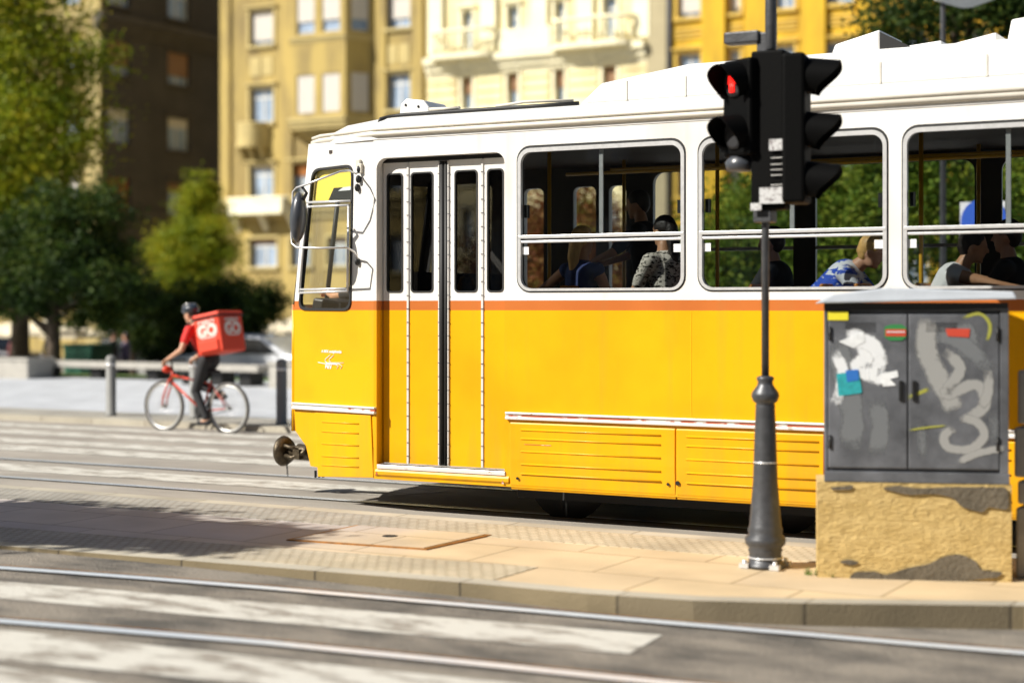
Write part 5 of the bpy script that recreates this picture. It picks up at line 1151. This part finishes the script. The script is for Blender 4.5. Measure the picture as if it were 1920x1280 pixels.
# bay (oriel)
ba, bb_ = U(548), U(702); bz0 = Zb(620, 232); dpt = 1.1; fl_ = [(ba, 0), (ba+.75, -dpt), (bb_-.75, -dpt), (bb_, 0)]
segs = [(fl_[0], fl_[1], [(.5, .75)]), (fl_[1], fl_[2], None), (fl_[2], fl_[3], None)]
for i in range(3):
    p0, p1 = V(fl_[i][0], BYY+fl_[i][1], 0), V(fl_[i+1][0], BYY+fl_[i+1][1], 0); d = (p1-p0); Lb = d.length; d.normalize(); n_ = V(-d.y, d.x, 0); BM = frame_of(p0, d, (0, 0, 1), n_)
    if i == 1: us = [(Lb*.5-1.15, Lb*.5-.2), (Lb*.5+.2, Lb*.5+1.15)]
    else: us = [(Lb*.5-.42, Lb*.5+.42)]
    ws = []
    for k in (0, 1, 2, 3):
        z0, z1 = Zb(620, 217)+k*S_, Zb(620, 145)+k*S_
        for (a, c) in us: ws.append((a, z0, c, z1, k))
    facade(bA, BM, 0, Lb, bz0-.0, ZT-1.5, [w[:4] for w in ws], 'ochre', .2)
    for a, b_, c, d2, k in ws: bwin(bA, BM, a, b_, c, d2, (.98, .7, 0, .4)[k], 'shutW', mull=False, dep=.1)
    corn(bA, BM, -.05, Lb+.05, bz0, .18, .5, 'ochre2')
    for k in (1, 2): corn(bA, BM, 0, Lb, Zb(620, 217)+k*S_-.25, .1, .25, 'ochre2')
m = MB()
for i in range(5):
    f_ = 1-i/5; pts_ = [V(ba+(1-f_)*1.2, BYY+.02, bz0-.18-.14*i), V(ba+.75+(1-f_)*.9, BYY-dpt*f_, bz0-.18-.14*i), V(bb_-.75-(1-f_)*.9, BYY-dpt*f_, bz0-.18-.14*i), V(bb_-(1-f_)*1.2, BYY+.02, bz0-.18-.14*i)]; m.prism(pts_, (0, 0, -.14))
part('bay_corbel', m, 'ochre2', bA)
# small round balcony
def balc(par, u0, u1, z0, h, dp, mt, solid=True, Y=BYY, rd=3):
    n_ = 12; pts_ = []
    for k in range(n_+1):
        t_ = k/n_; x = u0+(u1-u0)*t_; q_ = 1-abs(2*t_-1)**(rd if rd else 40); pts_.append(V(x, Y-.05-dp*q_, z0))
    m = MB(); m.prism([V(u0, Y+.05, z0-.2)]+[V(p.x, p.y-.06, z0-.2) for p in pts_]+[V(u1, Y+.05, z0-.2)], (0, 0, .2)); k_ = part('balcony_slab', m, mt, par)
    m = MB()
    if solid:
        for k in range(n_): m.prism([pts_[k], pts_[k+1], pts_[k+1]+V(0, .12, 0), pts_[k]+V(0, .12, 0)], (0, 0, h))
    else:
        ln_ = sum((pts_[k+1]-pts_[k]).length for k in range(n_))
        for k in range(n_):
            nb = max(1, int((pts_[k+1]-pts_[k]).length/.24))
            for j in range(nb): p = pts_[k].lerp(pts_[k+1], (j+.5)/nb)+V(0, .08, 0); m.lathe([(.05, 0), (.085, h*.3), (.04, h*.6), (.05, h-.1)], p, 6)
    part('balcony_parapet' if solid else 'balusters', m, mt, k_)
    m = MB(); m.tube([p+V(0, .06, h) for p in pts_], .09, 6); part('balcony_rail', m, mt, k_)
    m = MB()
    for u in (u0+.25, (u0+u1)/2, u1-.25): m.prism([V(u-.12, Y+.02, z0-.2), V(u-.12, Y-dp*.7, z0-.2), V(u-.12, Y-dp*.5, z0-.4), V(u-.12, Y+.02, z0-.95)], (.24, 0, 0))
    part('balcony_console', m, mt, k_)
balc(bA, U(450), U(505), Zb(475, 270), .85, .7, 'ochre2'); balc(bA, U(440), U(560), Zb(500, 395), 0.5, .8, 'creamt', rd=False)
# --- cream ornate house
bB = thing('apartment_house', 'cream white ornate house with long stone balconies behind the tram door', 'building', ((U(803)+U(1214))/2, BYY+5, GZ))
xa, xb = U(802)+.03, U(1214); us = []
cols = [(866, 886), (951, 972), (1040, 1059), (1130, 1156)]
zr0, zr1 = Zb(960, 205)-.2, Zb(960, 138); S2 = Zb(960, 12)-zr1
ws = [(U(a), zr0+k*S2, U(c), zr1+k*S2, k) for a, c in cols for k in (-3, -2, -1, 0, 1, 2)]
facade(bB, FR, xa, xb, GZ, ZT+.8, [w[:4] for w in ws], 'creamb'); mass(bB, xa, xb, BYY, BYY+11, ZT+.8, 'creamb')
for i, (a, b_, c, d, k) in enumerate(ws): bwin(bB, FR, a, b_, c, d, .42 if (i*7) % 3 == 0 else .0, 'shutB', mull=False); sill(bB, FR, a, c, b_, d, 'creamt')
zb = 12.3
m = MB(); z = GZ+.2
while z < zb-.6:                       # rusticated courses on the lower floors
    segs_ = [(xa, xb)]
    for a, b_, c, d, k in ws:
        if z+.34 > b_-.15 and z < d+.25:
            new = []
            for s0, s1 in segs_:
                if c+.22 <= s0 or a-.22 >= s1: new.append((s0, s1))
                else:
                    if a-.22 > s0: new.append((s0, a-.22))
                    if c+.22 < s1: new.append((c+.22, s1))
            segs_ = new
    for s0, s1 in segs_: m.box((s0, z, -.07), (s1, z+.34, 0), M4=FR)
    z += .42
part('stone_course', m, 'creamb', bB)
corn(bB, FR, xa, xb, zb-.35, .45, .8, 'creamt'); corn(bB, FR, xa, xb, ZT, .9, 1.0, 'creamt'); corn(bB, FR, xa, xb, zr1-S2+1.2, .3, .5, 'creamt')
for a, c in ((812, 940), (1035, 1200)): balc(bB, U(a), U(c), zb, .95, .7, 'creamt', solid=False, rd=8)
m = MB(); m.box((U(940), zb, -.2), (U(1035), zb+.9, 0), M4=FR); part('parapet_panel', m, 'creamt', bB)
m = MB()
for a in (806, 905, 1000, 1085, 1190): u = U(a); m.box((u, zb+.1, -.18), (u+.7, ZT-1, 0), M4=FR)
part('pilaster', m, 'creamt', bB)
# --- golden house
bC = thing('apartment_house', 'golden yellow house with strong pilasters behind the traffic signal', 'building', ((U(1250)+U(1640))/2, BYY+5, GZ))
xa, xb = U(1214)+.03, U(2050); S3 = 3.5
cols = [(1270, 1314), (1366, 1388), (1450, 1490), (1540, 1600), (1690, 1740), (1800, 1850), (1920, 1970)]
zt = Zb(1292, 100); ws = [(U(a), zt-2.1+k*S3, U(c), zt+k*S3, k) for a, c in cols for k in (-2, -1, 0, 1, 2)]
facade(bC, FR, xa, xb, GZ, ZT+1.5, [w[:4] for w in ws], 'orangeb'); mass(bC, xa, xb, BYY, BYY+11, ZT+1.5, 'orangeb')
for i, (a, b_, c, d, k) in enumerate(ws): bwin(bC, FR, a, b_, c, d, .9 if k == 1 and i < 10 else 0, 'shutW'); sill(bC, FR, a, c, b_, d, 'orange2')
m = MB()
for a in (1320, 1400, 1505, 1612, 1760, 1870): m.box((U(a), GZ, -.25), (U(a)+.95, ZT, 0), M4=FR)
part('pilaster', m, 'orangeb', bC)
m = MB()
for a, b_, c, d, k in ws:
    for j in range(3): m.box((a-.1, b_-.5-.16*j, -.05), (c+.1, b_-.42-.16*j, 0), M4=FR)
part('spandrel_moulding', m, 'orange2', bC)
m = MB(); m.box((xa, GZ, -.15), (U(1252), ZT, -.0), M4=FR); part('party_wall_pier', m, 'beigeb', bC)
m = MB(); m.tube([FR @ V(U(1252)+.12, GZ, -.12), FR @ V(U(1252)+.12, ZT, -.12)], .08, 8); part('downpipe', m, 'iron', bC)
corn(bC, FR, U(1256), xb, ZT+.6, .9, 1.0, 'orange2')
# --- brown corner house
bD = thing('apartment_house', 'brown stone corner house in shade behind the left trees', 'building', (U(190)-8, BYY+8, GZ))
xc = U(190); SD = frame_of((xc, BYY, 0), (0, 1, 0), (0, 0, 1), (-1, 0, 0)); DL = 26
def sdu(px): a, b_ = dxy(px); return xc*b_/a-BYY       # along the side facade
def sdz(px, py): a, b_ = dxy(px); s = xc/a; return H-(py-575)*s
ws = []; zA1, zA0 = sdz(335, 222), sdz(335, 282); S4 = sdz(335, 100)-zA1
for j, (p0, p1) in enumerate(((200, 244), (314, 356))):
    for k in (-2, -1, 0, 1, 2, 3): ws.append((sdu(p0), zA0+k*S4, sdu(p1), zA1+k*S4, k, j))
pitch = sdu(335)-sdu(222)
for j in (2, 3, 4):
    for k in (-2, -1, 0, 1, 2, 3): ws.append((ws[6][0]+pitch*(j-1), zA0+k*S4, ws[6][2]+pitch*(j-1), zA1+k*S4, k, j))
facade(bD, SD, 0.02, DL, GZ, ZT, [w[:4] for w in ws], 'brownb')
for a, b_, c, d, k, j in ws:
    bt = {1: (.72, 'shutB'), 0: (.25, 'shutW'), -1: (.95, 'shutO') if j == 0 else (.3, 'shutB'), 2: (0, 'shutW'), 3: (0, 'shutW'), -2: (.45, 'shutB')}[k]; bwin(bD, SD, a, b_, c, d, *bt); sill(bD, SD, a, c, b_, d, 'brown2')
corn(bD, SD, -.5, DL, sdz(300, 60), .5, .9, 'brown2'); corn(bD, SD, -.3, DL, sdz(250, 405), .35, .6, 'brown2'); corn(bD, SD, -.5, DL, ZT-.5, .8, .9, 'brown2')
wf = [(xc-2.6-3.3*j, zA0+k*S4, xc-1.4-3.3*j, zA1+k*S4, k) for j in range(6) for k in (-2, -1, 0, 1, 2, 3)]
facade(bD, FR, xc-22, xc-.4, GZ, ZT, [w[:4] for w in wf], 'ochre')
for a, b_, c, d, k in wf: bwin(bD, FR, a, b_, c, d, .3 if k % 2 else 0, 'shutW'); sill(bD, FR, a, c, b_, d, 'ochre2')
m = MB(); m.box((xc-.4, BYY, GZ), (xc-.0, BYY+.02, ZT)); m.box((xc-.9, BYY-.12, GZ), (xc+.0, BYY, ZT)); part('corner_pier', m, 'ochre2', bD)
corn(bD, FR, xc-22, xc+.3, sdz(190, 30), .5, .9, 'ochre2')
m = MB(); m.box((xc-21.9, BYY+.42, GZ), (xc-.45, BYY+DL, ZT-.1)); part('rear_wall', m, 'brownb', bD)
m = MB(); m.prism([V(xc-22, BYY-.4, ZT), V(xc-11, BYY-.4, ZT+3), V(xc+.4, BYY-.4, ZT)], (0, DL+1, 0)); part('roof', m, 'rooft', bD)
# house closing the side street
bE = thing('apartment_house', 'dark brown house closing the side street between brown and ochre houses', 'building', (xc+4, BYY+30, GZ))
EM = frame_of((0, BYY+27, 0), (1, 0, 0), (0, 0, 1), (0, 1, 0)); wE = [(xc+.5+3*j, 2+3.4*k, xc+1.7+3*j, 4+3.4*k) for j in range(6) for k in range(5)]
facade(bE, EM, xc-2, xc+20, GZ, ZT, wE, 'brownb')
for w in wE: bwin(bE, EM, *w, 0, 'shutW'); sill(bE, EM, w[0], w[2], w[1], w[3], 'brown2')
m = MB(); m.box((xc-2, BYY+27.42, GZ), (xc+20, BYY+36, ZT-.1)); part('rear_wall', m, 'brownb', bE)

# house on the near side of the street, seen only as the dark reflection in the tram's glass
bF = thing('apartment_house', 'brown house behind the viewpoint mirrored darkly in the tram glass', 'building', (-10, -24, 0))
RM = frame_of((0, -17, 0), (1, 0, 0), (0, 0, 1), (0, -1, 0)); wF = [(-44+4*j, 2+3.6*k, -42.6+4*j, 4.1+3.6*k) for j in range(17) for k in range(4)]
facade(bF, RM, -46, 26, 0, 17, wF, 'brownb')
for w in wF: bwin(bF, RM, *w, 0, 'shutW')
m = MB(); m.box((-46, -30, 0), (26, -17.42, 16.9)); part('rear_wall', m, 'brownb', bF)
m = MB(); m.prism([V(-46.3, -16.6, 17), V(-46.3, -24, 19.5), V(-46.3, -31, 17)], (72.6, 0, 0)); part('roof', m, 'rooft', bF)
b = MB(); b.box((-120, -17, -.2), (60, -8, .1)); struct('pavement', b, 'concrete')
